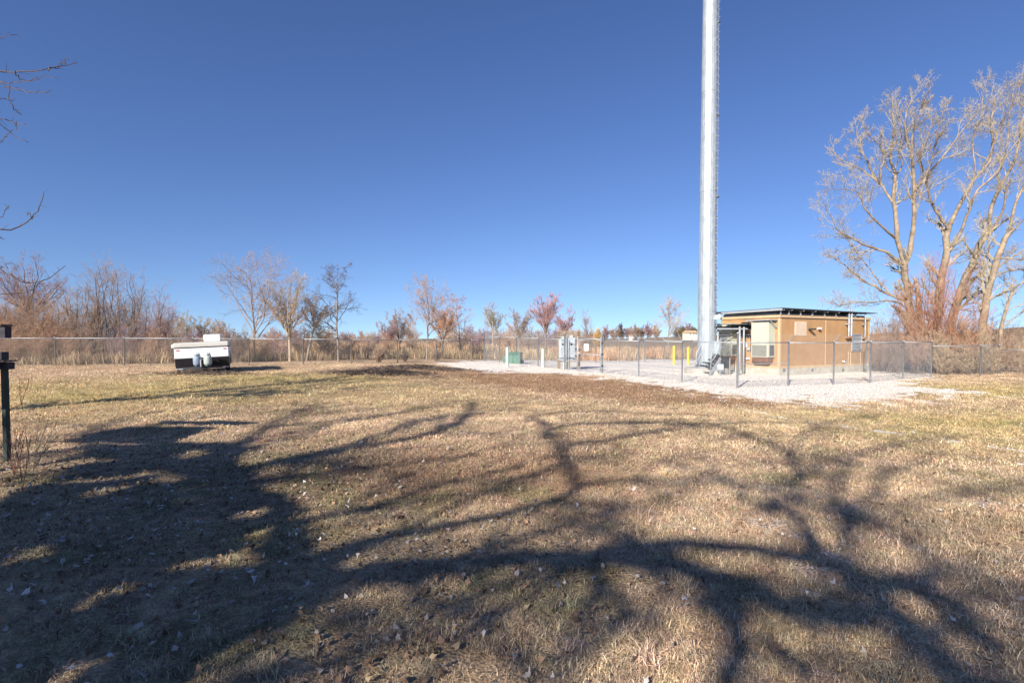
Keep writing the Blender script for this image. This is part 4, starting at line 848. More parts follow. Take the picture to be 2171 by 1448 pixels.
auto_tree('bare_tree', 'crooked thin bare tree right of the rust tinted tree', 978, 45, 620, 62, 'tiered', 7, 'bark_grey', 'twig_purple', lean=-.04, dens=.9)
auto_tree('bare_tree', 'pale grey bare tree above the corner of the tower yard fence', 1045, 62, 628, 56, 'vase', 8, 'bark_tan', 'twig_pale', fork=.3, dens=.9)
auto_tree('bare_tree', 'twin brown bare tree left of the red vase shaped tree', 1100, 58, 642, 76, 'vase', 9, 'bark_grey', 'twig_brown', fork=.2, dens=1.1)
auto_tree('maple_tree', 'vase shaped tree with glowing red twigs behind the transformer', 1158, 48, 605, 84, 'vase', 10, 'bark_brown', 'twig_pink', fork=.32, dens=1.4)
auto_tree('bare_tree', 'smaller reddish bare tree behind the meter rack', 1197, 56, 640, 56, 'vase', 11, 'bark_grey', 'twig_pink', fork=.3, dens=1.0)
auto_tree('bare_tree', 'thin sparse bare tree just right of the meter rack', 1243, 70, 662, 44, 'shrub', 12, 'bark_grey', 'twig_brown', dens=.5)
auto_tree('golden_willow', 'small golden orange willow between the meter rack and gate post', 1268, 85, 690, 34, 'shrub', 13, 'twig_yellow', 'twig_yellow', dens=1.6)
auto_tree('bare_tree', 'lone pale bare tree in the field left of the monopole', 1417, 62, 640, 66, 'upright', 14, 'bark_grey', 'twig_tan', dens=1.2)
for i, (px, Y, top, w) in enumerate([(985, 75, 690, 60), (1030, 80, 685, 60), (1075, 70, 690, 70), (1120, 72, 688, 60), (1170, 74, 690, 60), (1212, 76, 692, 50), (1240, 90, 695, 50), (800, 60, 700, 70), (760, 55, 706, 60), (700, 48, 705, 60)]):
    auto_tree('field_bush', 'brown rounded bush in the scrub line across the field behind the yard', px, Y, top, w, 'shrub', 120+i, 'bark_brown', ['twig_brown', 'twig_purple', 'twig_rust'][i % 3], group='bushes across the field', cat='bush', dens=1.2)
for i, px in enumerate([330, 372, 405, 440, 478, 580, 620, 690, 735, 765, 790, 830, 870, 955, 1000, 1055, 1095, 1145, 1190, 1225, 1258]):
    auto_tree('distant_bush', 'low grey brown bush in the faint scrub line along the far side of the field', px, 95+(i*37 % 30), 690+(i*13 % 12), 60, 'shrub', 180+i, 'bark_grey', ['twig_brown', 'twig_tan', 'twig_purple'][i % 3], group='scrub line beyond the field', cat='bush', dens=1.5)
rg0 = np.random.default_rng(77)
for i, px in enumerate([1285, 1302, 1318, 1333, 1347, 1362, 1374, 1392, 1436, 1458]):
    auto_tree('hilltop_tree', 'small purple brown bare tree in the hilltop row on the horizon', px, 210+rg0.random()*30, 682+rg0.random()*14, 26+rg0.random()*12, 'shrub', 140+i, 'bark_brown', ['twig_purple', 'twig_brown', 'twig_dark'][i % 3], group='hilltop trees on the horizon', dens=1.3, th=2.4, rmin=.05)
for i, (px, top, w) in enumerate([(1447, 682, 22), (1470, 684, 24), (1488, 680, 26), (1530, 684, 26)]):
    auto_tree('hilltop_cedar', 'dark cedar near the pale house on the horizon beside the monopole', px, 190, top+9, w*.8, 'shrub', 160+i, 'cedar', 'cedar_brown', group='dark cedars on the horizon', dens=1.8, th=3, rmin=.06)

# far pale house and sheds on the hill
def far_house(px, Y, w, h, py, lab, dp=2., rh=.9):
    b_ = colx(px, Y); b_[2] = CAMZ-(py-HZ)/F*Y; r_ = thing('farm_house', lab, 'house', b_, R(12))
    m_ = MB(); m_.box((-w/2, -dp, -3), (w/2, dp, h)); m_.build('wall', M['cream'], r_)
    m_ = MB(); m_.add([(-w/2-.2, -dp-.3, h+.01), (w/2+.2, -dp-.3, h+.01), (w/2+.2, dp+.3, h+.01), (-w/2-.2, dp+.3, h+.01), (-w/2-.2, 0, h+rh), (w/2+.2, 0, h+rh)], [[0, 1, 5, 4], [2, 3, 4, 5], [3, 2, 1, 0]], [[0, 4, 3], [1, 2, 5]]); m_.build('roof', M['trim'], r_)
    for k in (-.3, .05, .3): m_ = MB(); m_.box((w*k-w*.06, -dp-.04, h*.45), (w*k+w*.06, -dp-.003, h*.8)); m_.build('window', M['dark'], r_)
far_house(1463, 180, 3.6, .8, 711, 'low pale house on the hill just left of the monopole')
far_house(1337, 200, 1.0, .5, 714.5, 'tiny white shed on the hilltop below the row of trees', .6, .3)

# ------------------------------------------------------------------ the big bare cottonwoods at the right, limbs laid out in space
def limbset(paths, Y, seed, depth_dir):
    rg = np.random.default_rng(seed); Ps = []; Rs = []; mem = {}
    for key, st, sy, r0, r1, dy, pts in paths:
        if st: p0 = mem[st]; d = np.linalg.norm(p0[:, :2]-np.array(pts[0])[None], axis=1); i0 = int(np.argmin(d)); y0 = p0[i0, 2]
        else: y0 = Y+sy
        P2 = smooth_line(np.array(pts, float), 1); n_ = len(P2); t = np.linspace(0, 1, n_); yy = y0+dy*t
        mem[key] = np.concatenate([P2, yy[:, None]], 1)
        P3 = np.array([pY(a, b_, c) for (a, b_), c in zip(P2, yy)]); P3 = resample(P3, 14); rg_w = rg.normal(size=(14, 3))*.03; P3[1:-1] += rg_w[1:-1]
        Ps.append(P3); Rs.append(np.linspace(r0, r1, 14))
    return np.array(Ps), np.array(Rs)
def big_tree(label, Y, paths, seed, bx, th=1.):
    P, r = limbset(paths, Y, seed, 1); base = colx(bx, Y); r = r*th*.58
    lv = [dict(nc=11, t0=.28, t1=.99, ang=38, asd=13, lr=.28, taper=.35, K=7, up=.2, wig=.16, rr=.42, rmin=.010, lmax=1.9),
          dict(nc=8, t0=.15, ang=38, asd=12, lr=.45, taper=.4, K=6, up=.25, wig=.18, rr=.55, rmin=.0075), dict(nc=6, t0=.2, ang=36, asd=14, lr=.5, taper=.3, K=4, up=.15, wig=.2, rr=.65, rmin=.0055), dict(nc=3, t0=.3, ang=36, asd=14, lr=.5, taper=.3, K=3, up=.1, wig=.2, rr=.8, rmin=.0042)]
    return tree('cottonwood_tree', label, 'tree', base, [(P, r)], lv, seed, 'bark_pale', 'twig_pale', group='big bare cottonwoods at the right')
big_tree('big pale bare cottonwood nearest the shelter, its trunk forking in two', 32, [
 ('t', None, 0, .46, .30, 0, [(1934, 775), (1931, 677), (1925, 637), (1922, 598), (1918, 555)]),
 ('a', 't', 0, .26, .05, 1.2, [(1918, 560), (1906, 527), (1901, 496), (1893, 416), (1893, 398), (1900, 372), (1889, 343), (1892, 295), (1899, 271), (1890, 240), (1893, 212)]),
 ('a2', 'a', 0, .13, .03, 1.5, [(1893, 430), (1877, 411), (1865, 389), (1836, 363), (1805, 351), (1776, 334), (1761, 314)]),
 ('a3', 'a', 0, .10, .03, -1, [(1870, 395), (1865, 368), (1875, 336), (1872, 319), (1855, 297), (1841, 285)]),
 ('a4', 'a2', 0, .10, .03, 1.5, [(1860, 385), (1848, 363), (1836, 339), (1824, 314), (1821, 295), (1812, 276), (1829, 252)]),
 ('a5', 'a', 0, .08, .03, -1.5, [(1899, 372), (1915, 350), (1905, 320), (1913, 285), (1905, 235), (1918, 215)]),
 ('b', 't', 0, .27, .04, -1.5, [(1918, 562), (1930, 527), (1936, 496), (1936, 464), (1937, 428), (1940, 404), (1934, 367), (1935, 331), (1930, 319), (1918, 295), (1918, 259), (1925, 222), (1937, 208)]),
 ('b2', 'b', 0, .13, .03, 2, [(1938, 408), (1959, 382), (1976, 363), (2005, 324), (2024, 300), (2041, 278), (2063, 247), (2092, 220), (2104, 198)]),
 ('b3', 'b', 0, .09, .03, -1.5, [(1934, 335), (1933, 295), (1937, 266), (1950, 242), (1959, 213), (1969, 196)]),
 ('b4', 'b', 0, .08, .03, -2, [(1945, 398), (1962, 367), (1981, 329), (1986, 295), (1988, 266), (2003, 228)]),
 ('b5', 'b', 0, .07, .03, -2, [(1940, 400), (1955, 360), (1948, 330), (1965, 300), (1975, 262), (1985, 235)]),
 ('c', 't', 0, .17, .03, -1.5, [(1918, 562), (1904, 552), (1867, 530), (1841, 525), (1825, 514), (1804, 504), (1772, 485), (1768, 474), (1749, 440)]),
 ('c2', 'a', 0, .13, .03, -2.5, [(1898, 505), (1887, 496), (1865, 474), (1836, 450), (1819, 411), (1800, 401), (1768, 401)]),
 ('d', 't', 0, .16, .03, 1, [(1928, 645), (1904, 632), (1880, 622), (1859, 611), (1833, 598), (1807, 577), (1786, 559), (1754, 540)]),
 ('d2', 'd', 0, .09, .025, 1.5, [(1885, 622), (1862, 595), (1845, 572), (1825, 547), (1803, 520), (1790, 500)]),
 ('e', 't', 0, .11, .025, -1.2, [(1928, 655), (1905, 640), (1875, 636), (1845, 642), (1810, 640), (1775, 652), (1768, 640)]),
], 201, 1934)
big_tree('big cottonwood with high forked limbs behind the red twigged shrub', 33, [
 ('t', None, 0, .42, .30, 0, [(1985, 775), (1988, 674), (1990, 624), (1998, 580), (2009, 538), (2006, 506), (2010, 485)]),
 ('l', 't', 0, .16, .04, -1.5, [(2010, 490), (1998, 467), (1981, 445), (1971, 416), (1962, 387), (1955, 355), (1945, 325)]),
 ('r', 't', 0, .22, .04, 1, [(2010, 490), (2020, 464), (2037, 428), (2058, 392), (2083, 363), (2107, 324), (2100, 285), (2105, 240), (2110, 200)]),
 ('r2', 'r', 0, .10, .03, -2, [(2083, 363), (2107, 305), (2116, 266), (2131, 247), (2155, 210), (2167, 179)]),
 ('s', 't', 0, .17, .04, -2, [(2009, 538), (2019, 527), (2040, 485), (2058, 440), (2070, 404), (2097, 382), (2121, 358), (2140, 319), (2170, 285)]),
 ('u', 'r', 0, .09, .03, 2, [(2058, 392), (2070, 350), (2062, 310), (2070, 265), (2085, 225), (2080, 195)]),
], 202, 1985)
big_tree('big cottonwood leaning right with its trunk angled behind the fence', 34, [
 ('t', None, 0, .50, .28, 0, [(2003, 778), (2022, 664), (2040, 598), (2061, 574), (2072, 532), (2087, 501), (2108, 483)]),
 ('a', 't', 0, .22, .05, 1.5, [(2100, 490), (2097, 452), (2116, 404), (2143, 355), (2160, 319), (2165, 260), (2185, 200)]),
 ('b', 't', 0, .15, .04, -1.5, [(2045, 600), (2070, 588), (2103, 578), (2125, 558), (2160, 540), (2200, 500)]),
 ('c', 't', 0, .14, .03, -2, [(2108, 483), (2130, 440), (2135, 390), (2160, 350), (2190, 330)]),
 ('d', 'a', 0, .09, .03, 2, [(2116, 404), (2120, 350), (2140, 300), (2138, 250), (2150, 185)]),
], 203, 2003)
big_tree('dark trunked cottonwood at the right edge of the picture', 31, [
 ('t', None, 0, .40, .24, 0, [(2083, 780), (2085, 664), (2093, 627), (2106, 580), (2114, 548), (2129, 511), (2145, 485)]),
 ('a', 't', 0, .16, .04, 1, [(2141, 490), (2141, 464), (2155, 428), (2171, 397), (2195, 340), (2200, 250)]),
 ('b', 't', 0, .10, .03, -1, [(2114, 548), (2140, 548), (2171, 552), (2210, 530)]),
 ('c', 't', 0, .10, .03, 1, [(2104, 590), (2125, 578), (2160, 570), (2200, 580)]),
 ('d', None, 0, .22, .05, .5, [(2115, 775), (2127, 669), (2140, 637), (2143, 616), (2171, 595), (2210, 560)]),
], 204, 2083)
sn = colx(1953, 31.5); r_ = thing('broken_trunk', 'splintered bare trunk stump standing beside the red twigged shrub', 'tree stump', sn)
m_ = MB(); pts = resample(smooth_line([pY(1960, 775, 31.5), pY(1953, 690, 31.5), pY(1948, 640, 31.4), pY(1943, 602, 31.4)]), 10); m_.tubes(pts[None], (np.linspace(.24, .10, 10)*(1+.12*np.sin(np.arange(10)*2)))[None], 9, True); m_.build('trunk', M['bark_tan'], r_, origin=sn, smooth=True)
m_ = MB(); m_.tubes(np.array([[pts[-1]-[0, 0, .2], pts[-1]+[-.08, 0, .35], pts[-1]+[-.1, 0, .5]], [pts[-1]-[0, 0, .2], pts[-1]+[.05, .05, .2], pts[-1]+[.08, 0, .28]]]), np.array([[.08, .04, .01]]*2), 5); m_.build('splinters', M['bark_tan'], r_, origin=sn)
auto_tree('red_twig_shrub', 'reddish twigged fan shaped shrub among the cottonwood trunks', 1988, 30, 530, 230, 'shrub', 210, 'bark_brown', 'twig_red', cat='shrub', dens=2.4)
for i, (px, Y, top, w, cm) in enumerate([(1868, 31, 690, 80, 'twig_rust'), (1900, 29.5, 670, 90, 'twig_brown'), (1945, 29, 668, 90, 'twig_rust'), (1990, 28.7, 690, 90, 'twig_tan'), (2035, 29, 660, 100, 'twig_rust'), (2075, 29, 690, 90, 'twig_tan'), (2120, 29.5, 690, 90, 'twig_brown'), (2165, 30, 700, 90, 'twig_tan'),
    (1880, 33, 715, 60, 'twig_brown'), (1930, 32.5, 700, 80, 'twig_brown'), (2050, 28.4, 725, 90, 'twig_tan'), (2100, 28.6, 735, 70, 'twig_tan'), (2000, 28.4, 740, 70, 'twig_tan'), (1860, 34, 660, 110, 'twig_rust'), (1905, 33, 640, 120, 'twig_brown'), (1960, 33.5, 640, 120, 'twig_rust'), (2030, 33, 650, 120, 'twig_brown'), (2090, 33, 660, 120, 'twig_rust'), (2145, 33, 670, 120, 'twig_brown')]):
    auto_tree('brush_shrub', 'tangled brown brush under the big trees behind the right side fence', px, Y, top, w, 'shrub', 220+i, 'bark_brown', cm, group='brush under the big bare trees', cat='shrub', dens=1.25)

# bush and debris in the lawn, small shrubs by the fence
for px, py, top, w, lab, cm, s in ((803, 771, 735, 55, 'small grey brown twiggy bush standing on the lawn by the debris pile', 'twig_brown', 240), (858, 767, 742, 30, 'dark leafless bush beside the fence post in mid picture', 'twig_dark', 241), (925, 766, 738, 26, 'brown bush at the foot of the orange leaved tree', 'twig_brown', 242)):
    b_ = at(px, py); auto_tree('twiggy_bush', lab, px, b_[1], top, w, 'shrub', s, 'bark_brown', cm, cat='bush', dens=1.2, base=b_)
def debris(px, py, wx, wy, n_, seed, lab):
    b_ = at(px, py); rg = np.random.default_rng(seed); c = b_+np.stack([rg.normal(0, wx, n_), rg.normal(0, wy, n_), np.zeros(n_)], 1)
    r2 = ((c-b_)[:, :2]/[wx, wy]); c[:, 2] = zt(c[:, 0], c[:, 1])+.02+.20*np.exp(-(r2**2).sum(1)*.5)*rg.random(n_)
    a = rg.random(n_)*6.28; L = .15+.35*rg.random(n_); d = np.stack([np.cos(a), np.sin(a), rg.normal(0, .25, n_)], 1)*L[:, None]/2
    P = np.stack([c-d, c+rg.normal(0, .03, (n_, 3)), c+d], 1); m_ = MB(); m_.tubes(P, np.full((n_, 3), .009), 3)
    o = m_.build('brush_pile', M['twig_dark'], None, origin=b_); tag(o, lab, 'brush pile')
debris(808, 792, 1.1, .6, 1500, 1, 'low dark pile of twigs and dead leaves on the lawn in front of the bush')
debris(890, 782, 1.2, .5, 1000, 2, 'flat strip of dark twigs at the left end of the gravel')
debris(425, 794, 1.0, .3, 300, 3, 'straggle of twigs and dead weeds under the front of the camper')

# ------------------------------------------------------------------ folded camping trailer
TB = at(431, 791); cy = R(27)
ct = thing('camper_trailer', 'folded white and black tent camper trailer parked by the left fence', 'trailer', TB+[0, 0, -.02], cy); ct.rotation_euler = (0, R(-2.6), cy)
CZ = TB[2]; 
Wc, Lc = 1.98, 3.2
def cb_(lo, hi, nm, m, par=None, bev=.015, lab=None):
    m_ = MB(); m_.box(lo, hi); return m_.build(nm, M[m], par or ct, bevel=bev, label=lab)
tilt = bpy.data.objects
m_ = MB()
prof = [(-.02, .24), (-.06, .58)]
V = []
for x in (-Wc/2, Wc/2): V += [(x, .10, .27), (x, 0, .68), (x, Lc, .68), (x, Lc-.1, .27)]
m_.add(V, [[0, 1, 2, 3], [7, 6, 5, 4], [0, 4, 5, 1], [1, 5, 6, 2], [2, 6, 7, 3], [3, 7, 4, 0]]); m_.build('lower_body', M['black'], ct, bevel=.02)
cb_((-Wc/2, 0, .685), (Wc/2, Lc, 1.095), 'upper_body', 'camper_white')
cb_((-Wc/2+.02, .02, 1.097), (Wc/2-.02, Lc-.02, 1.13), 'roof_gasket', 'rubber')
lid = cb_((-Wc/2-.02, -.03, 1.133), (Wc/2+.02, Lc+.03, 1.34), 'roof_lid', 'camper_lid', bev=.04)
cb_((.05, .7, 1.343), (.70, 1.5, 1.66), 'rooftop_air_conditioner', 'white', bev=.05)
cb_((-Wc/2+.02, .06, .21), (Wc/2-.02, .11, .265), 'bumper_rail', 'galv', bev=.005)
for x, z in ((-.86, 1.03), (.86, 1.03)): cb_((x-.06, -.02, z-.018), (x+.06, -.002, z+.018), 'marker_light', 'red', bev=.004)
cb_((-Wc/2-.10, .1, 1.14), (-Wc/2-.025, .25, 1.28), 'corner_vent', 'white', bev=.02)
for x in (-.86, .86):
    for yy in (1.75,):
        m_ = MB(); m_.lathe([(.12, -.09), (.27, -.085), (.285, -.05), (.285, .05), (.27, .085), (.12, .09)], n=24); w = m_.build('wheel', M['rubber'], ct, smooth=False); w.location = (x, yy, .285); w.rotation_euler = (0, R(90), 0)
        m_ = MB(); m_.lathe([(.13, -.07), (.11, .088), (.04, .095)], n=16); m_.build('rim', M['white'], w)
for x in (-.9, .9): cb_((x-.05, .35, 0), (x+.05, .43, .24), 'stabiliser', 'dark', bev=.004)
m_ = MB(); m_.bar((-.75, .15, .26), (0, -1.0, .30), .06, .08); m_.bar((.75, .15, .26), (0, -1.0, .30), .06, .08); m_.bar((-.45, -.28, .30), (.45, -.28, .30), .05, .06); tg = m_.build('tongue', M['dark'], ct)
m_ = MB(); m_.tube([(0, -.82, .0), (0, -.82, .62)], .028, 8); m_.box((-.09, -.9, -.0), (.09, -.74, .03)); m_.tube([(0, -.82, .62), (.13, -.82, .64), (.13, -.82, .70)], .012, 6); m_.build('tongue_jack', M['galv'], ct)
for x, m in ((-.16, 'bottle_blue'), (.22, 'bottle_green')):
    m_ = MB(); m_.lathe([(.10, 0), (.10, .03), (.13, .04), (.152, .09), (.152, .30), (.13, .36), (.07, .39), (.10, .395), (.10, .45), (.04, .455)], n=20); o = m_.build('gas_bottle', M[m], ct, smooth=True); o.location = (x, -.34, .34); o.scale = (1, 1, 1.12)
    m_ = MB(); m_.tube([(0, 0, .38), (0, 0, .47), (.08, 0, .50), (.12, 0, .36)], .012, 6); m_.build('gas_hose', M['rubber'], o)
cb_((-.20, -1.18, -.0), (.22, -.72, .06), 'jack_block', 'wood', bev=.01)
cb_((Wc/2+.002, .4, .62), (Wc/2+.02, .9, .88), 'side_hatch', 'camper_white'); cb_((Wc/2+.002, 1.3, .62), (Wc/2+.012, 2.0, .90), 'side_window', 'dark')
m_ = MB(); m_.tube([(-.62, -.4, .02), (-.5, -.5, .2), (-.3, -.9, .03)], .03, 6); o = m_.build('fallen_branch', M['rust'], None); o.location = tuple(TB+[0, -.4, 0]); tag(o, 'rust brown broken branch propped against the tongue of the camper', 'branch')

# ------------------------------------------------------------------ wooden deck corner at the left edge
DP = at(14, 975); qd = DP[1]/F
dk = thing('wooden_deck', 'dark weathered wooden deck corner on a post at the left edge', 'deck', DP)
def dz(py): return CAMZ-(py-HZ)*qd-DP[2]
def dx(px): return (px-14)*qd
def dbox(nm, x0, x1, y0, y1, z0, z1, m, bev=.006):
    m_ = MB(); m_.box((x0, y0, z0), (x1, y1, z1)); return m_.build(nm, M[m], dk, bevel=bev)
dbox('deck_post', dx(11), dx(20), -.03, .03, -.2, dz(783), 'deckpost')
dbox('deck_post', dx(7)-1.5, dx(22)-1.5, -.045, .045, -.2, dz(783), 'deckpost'); dbox('deck_post', dx(7), dx(22), -1.12, -1.03, -.2, dz(783), 'deckpost')
dbox('rim_joist', -1.6, dx(28.5), -.06, .06, dz(783), dz(768), 'deckgrey'); dbox('rim_joist', -1.6, dx(18), -.05, .05, dz(763), dz(746), 'black')
dbox('edge_board', -1.6, dx(30), -.10, .09, dz(766.5), dz(763.6), 'deckgrey')
dbox('side_joist', dx(14), dx(20), -1.02, -.07, dz(783), dz(768), 'deckgrey')
for k in range(7): dbox('deck_board', -1.6, dx(26), -1.1+.142*k, -1.1+.142*k+.136, dz(766), dz(763.8), 'deckgrey')
dbox('top_rail', -1.6, dx(28), -.06, .03, dz(717), dz(692), 'deckgrey'); dbox('rail_cap', -1.6, dx(26), -.09, .06, dz(692)+.003, dz(688), 'deckgrey')
for px in (-40, -140, -230): dbox('baluster', dx(px)-.02, dx(px)+.02, -.03, .0, dz(746), dz(717), 'deckgrey')

# weeds at the foot of the deck post
def weed(px, py, seed, lab, lean):
    b_ = at(px, py); rg = np.random.default_rng(seed); tips = [b_+[lean*.5+rg.normal()*.16, rg.normal()*.15, .35+.35*rg.random()] for _ in range(6)]
    P, r = stems_P(b_, tips, rg, 8, .05, .004, .1, .3); r = np.maximum(r*.6, .0018); Q, q_r = grow(P, r, 4, rg, .3, 1, 40, 12, .3, .4, 4, .2, .2, .7, .0012)
    m_ = MB(); m_.tubes(P, r, 4); m_.tubes(Q, q_r, 3); o = m_.build('dry_weed', M['twig_red' if lean < .3 else 'twig_tan'], None, origin=b_); tag(o, lab, 'weed')
weed(30, 1010, 1, 'reddish dry weed stems growing right against the deck post', .1)
weed(70, 1000, 2, 'tall pale weed stems leaning right beside the deck post', .5)
weed(48, 1040, 3, 'short reddish weed stems in front of the deck post', .2)
weed(45, 860, 4, 'fine dry weed seen just behind the deck post', .2)

# ------------------------------------------------------------------ trees behind and beside the photographer, which cast the shadows on the lawn
def sh3(px, py, z):
    g_ = at(px, py); return np.array([g_[0]-z*COT*SD[0], g_[1]-z*COT*SD[1], g_[2]+z])
ZS = 1.25
def shade_tree(label, base, fork, limbs, seed, r_tr=.24, tw=(6, 6, 4), zs=1., tr=.024, lr=.3, lmax=3.4):
    base = np.array(base, float); Ps = [resample(smooth_line([base, (base+fork)/2+[.1, .05, 0], fork]), 16)]; Rs = [np.linspace(r_tr*1.25, r_tr*.85, 16)]
    for r0, r1, pts in limbs:
        P3 = [fork if p == 'F' else (np.array(p[1:]) if p[0] == 'xyz' else sh3(p[0], p[1], p[2]*zs)) for p in pts]
        P_ = resample(smooth_line(P3, 2), 16); rgl = np.random.default_rng(int(abs(P_[3, 0])*100)); P_[1:] += np.cumsum(rgl.normal(0, .035*zs, (15, 3)), 0)*np.array([1, 1, .3]); Ps.append(P_); Rs.append(np.linspace(r0, r1, 16))
    lv = [dict(nc=tw[0], t0=.08, t1=.98, ang=42, asd=14, lr=lr, taper=.3, K=7, up=.05, wig=.2, rr=.5, rmin=tr, lmax=lmax),
          dict(nc=tw[1], t0=.12, ang=40, asd=14, lr=.5, taper=.4, K=5, up=.05, wig=.2, rr=.6, rmin=tr*.7), dict(nc=tw[2], t0=.2, ang=38, asd=14, lr=.5, taper=.3, K=4, up=.05, wig=.2, rr=.7, rmin=tr*.5)]
    P, r = np.array(Ps), np.array(Rs); return tree('shade_tree', label, 'tree', base, [(P, r)], lv, seed, 'bark_brown', 'twig_brown')
def fork_at(px, py, z): return sh3(px, py, z)
FA = sh3(560, 1290, 4.6*ZS)
shade_tree('large bare tree behind the camera casting the widest branch shadows', [FA[0]-.3, FA[1]-.4, 0.], FA, [
 (0.111, 0.048, ['F', (700, 1215, 4.9), (900, 1182, 5.1), (1100, 1162, 5.2), (1250, 1168, 5.2), (1450, 1185, 5.0), (1530, 1212, 4.9), (1600, 1270, 4.7), (1620, 1340, 4.4), (1612, 1420, 4.0)]),
 (0.096, 0.064, [(1400, 1180, 5.1), (1480, 1215, 5.0), (1560, 1265, 4.8), (1660, 1290, 4.7), (1780, 1320, 4.6)]),
 (0.081, 0.024, [(1250, 1168, 5.2), (1400, 1165, 5.3), (1560, 1168, 5.35), (1685, 1190, 5.5), (1785, 1215, 5.5), (1885, 1250, 5.3), (1985, 1275, 5.1), (2060, 1340, 4.8), (2170, 1440, 4.3)]),
 (0.059, 0.024, [(1530, 1212, 4.9), (1600, 1255, 4.8), (1710, 1270, 4.8), (1785, 1282, 4.7), (1900, 1330, 4.6)]),
 (0.052, 0.016, [(1885, 1250, 5.3), (1960, 1205, 5.8), (2010, 1190, 6.2), (2085, 1225, 6.0), (2171, 1240, 6)]),
 (0.052, 0.016, [(1685, 1190, 5.5), (1725, 1150, 5.8), (1685, 1120, 6), (1615, 1080, 6.3), (1585, 1040, 6.6), (1500, 1000, 7)]),
 (0.104, 0.040, ['F', (620, 1230, 5.4), (700, 1152, 6), (850, 1127, 6.3), (1000, 1102, 6.6), (1085, 1080, 6.8), (1175, 1050, 7), (1215, 1030, 7.2), (1190, 1000, 7.5), (1175, 955, 8), (1130, 900, 8.8)]),
 (0.059, 0.016, [(1210, 1028, 7.2), (1285, 1015, 7.3), (1385, 1010, 7.2), (1510, 1020, 7), (1640, 1040, 7)]),
 (0.074, 0.024, [(1175, 955, 8), (1210, 945, 8.1), (1310, 932, 8.2), (1425, 917, 8.3), (1560, 905, 8.6)]),
 (0.074, 0.024, [(1150, 930, 8.4), (1170, 902, 8.8), (1310, 892, 8.9), (1510, 900, 8.8), (1635, 892, 8.8), (1785, 900, 8.5)]),
 (0.059, 0.016, [(1170, 902, 8.8), (1100, 880, 9.3), (1250, 868, 9.6), (1420, 875, 9.4), (1560, 880, 9.2)]),
 (0.089, 0.040, ['F', (560, 1200, 5.8), (550, 1110, 6.6), (675, 1090, 6.9), (800, 1050, 7.2), (950, 1015, 7.6), (1085, 980, 7.9), (1175, 955, 8)]),
 (0.059, 0.016, [(675, 1090, 6.9), (760, 1090, 6.9), (900, 1060, 7.1), (1010, 1045, 7.2), (1130, 1010, 7.4)]),
 (0.044, 0.016, [(1085, 1080, 6.8), (1160, 1060, 7.0), (1240, 1075, 7.1), (1335, 1075, 7.0), (1390, 1050, 7.1)]),
 (0.052, 0.016, [(1100, 1162, 5.2), (1150, 1215, 5), (1170, 1290, 4.6), (1110, 1380, 4.3), (1080, 1450, 4.1)]),
 (0.052, 0.016, [(1180, 1166, 5.2), (1300, 1230, 5), (1360, 1300, 4.8), (1370, 1340, 4.6)]),
 (0.052, 0.016, [(700, 1215, 4.9), (850, 1270, 4.6), (1000, 1330, 4.4), (1060, 1420, 4.1)]),
 (0.044, 0.016, [(1400, 1165, 5.3), (1330, 1110, 5.7), (1230, 1090, 6.0), (1150, 1100, 6.1)]),
 (0.044, 0.016, [(1615, 1080, 6.3), (1720, 1060, 6.5), (1850, 1075, 6.5), (1950, 1120, 6.4)]),
], 301, .24, tw=(7, 6, 3), zs=ZS, tr=.014, lr=.28, lmax=3.0)
FB = sh3(430, 1010, 7.0*1.2)
shade_tree('second large bare tree behind the camera on the left', [FB[0]-.2, FB[1]-.3, .02], FB, [
 (.15, .06, ['F', (500, 990, 7.8), (600, 967, 8.1), (750, 945, 8.4), (900, 920, 8.8), (965, 895, 9.2), (985, 852, 10)]),
 (.13, .04, ['F', (500, 945, 8.6), (550, 905, 9.4), (620, 880, 10), (680, 852, 11)]),
 (.12, .03, ['F', (300, 945, 7.8), (330, 900, 8.6), (500, 880, 9.4), (750, 860, 10.2)]),
 (.12, .03, ['F', (200, 950, 7.8), (180, 905, 8.8), (400, 860, 10), (560, 845, 10.8)]),
 (.08, .02, [(600, 967, 8.1), (700, 990, 8.0), (850, 985, 8.2), (1000, 960, 8.6)]),
 (.08, .02, [(600, 967, 8.1), (760, 1000, 7.8), (900, 1020, 7.8)]),
 (.08, .02, [(750, 945, 8.4), (850, 900, 9), (1000, 870, 9.8), (1150, 865, 10.2)]),
 (.08, .02, [(550, 905, 9.4), (700, 895, 9.6), (850, 880, 9.8), (950, 850, 10.4)]),
], 302, .24, tw=(8, 6, 3), zs=1.2, tr=.016)
FR = sh3(2120, 1500, 7.0)
shade_tree('tall spreading bare tree well behind the camera towards the right', [FR[0]-.4, FR[1]-.5, 0.], FR, [
 (0.063, 0.032, ['F', (1900, 1300, 11.5), (1790, 1180, 13), (1800, 1100, 14), (1950, 1050, 15), (2171, 1010, 15)]),
 (0.063, 0.032, ['F', (1820, 1250, 12), (1700, 1120, 14), (1700, 1010, 15.5), (1850, 950, 16.5), (2050, 920, 17)]),
 (0.056, 0.024, ['F', (1760, 1220, 12.5), (1640, 1050, 15), (1680, 900, 17.5), (1850, 880, 18)]),
 (0.056, 0.024, ['F', (2000, 1320, 11), (1950, 1190, 13), (2171, 1140, 13.5)]),
 (0.070, 0.024, [(1800, 1100, 14), (1900, 1000, 15.5), (2020, 960, 16)]),
 (0.070, 0.024, [(1700, 1010, 15.5), (1640, 940, 16.5), (1500, 900, 17)]),
 (0.063, 0.024, [(1790, 1180, 13), (1800, 1040, 15), (1830, 980, 16)]),
], 304, .2, tw=(7, 5, 3), lr=.34, lmax=3.8, tr=.016, zs=.72)
FC = np.array([-14.0, 6.0, 3.8])
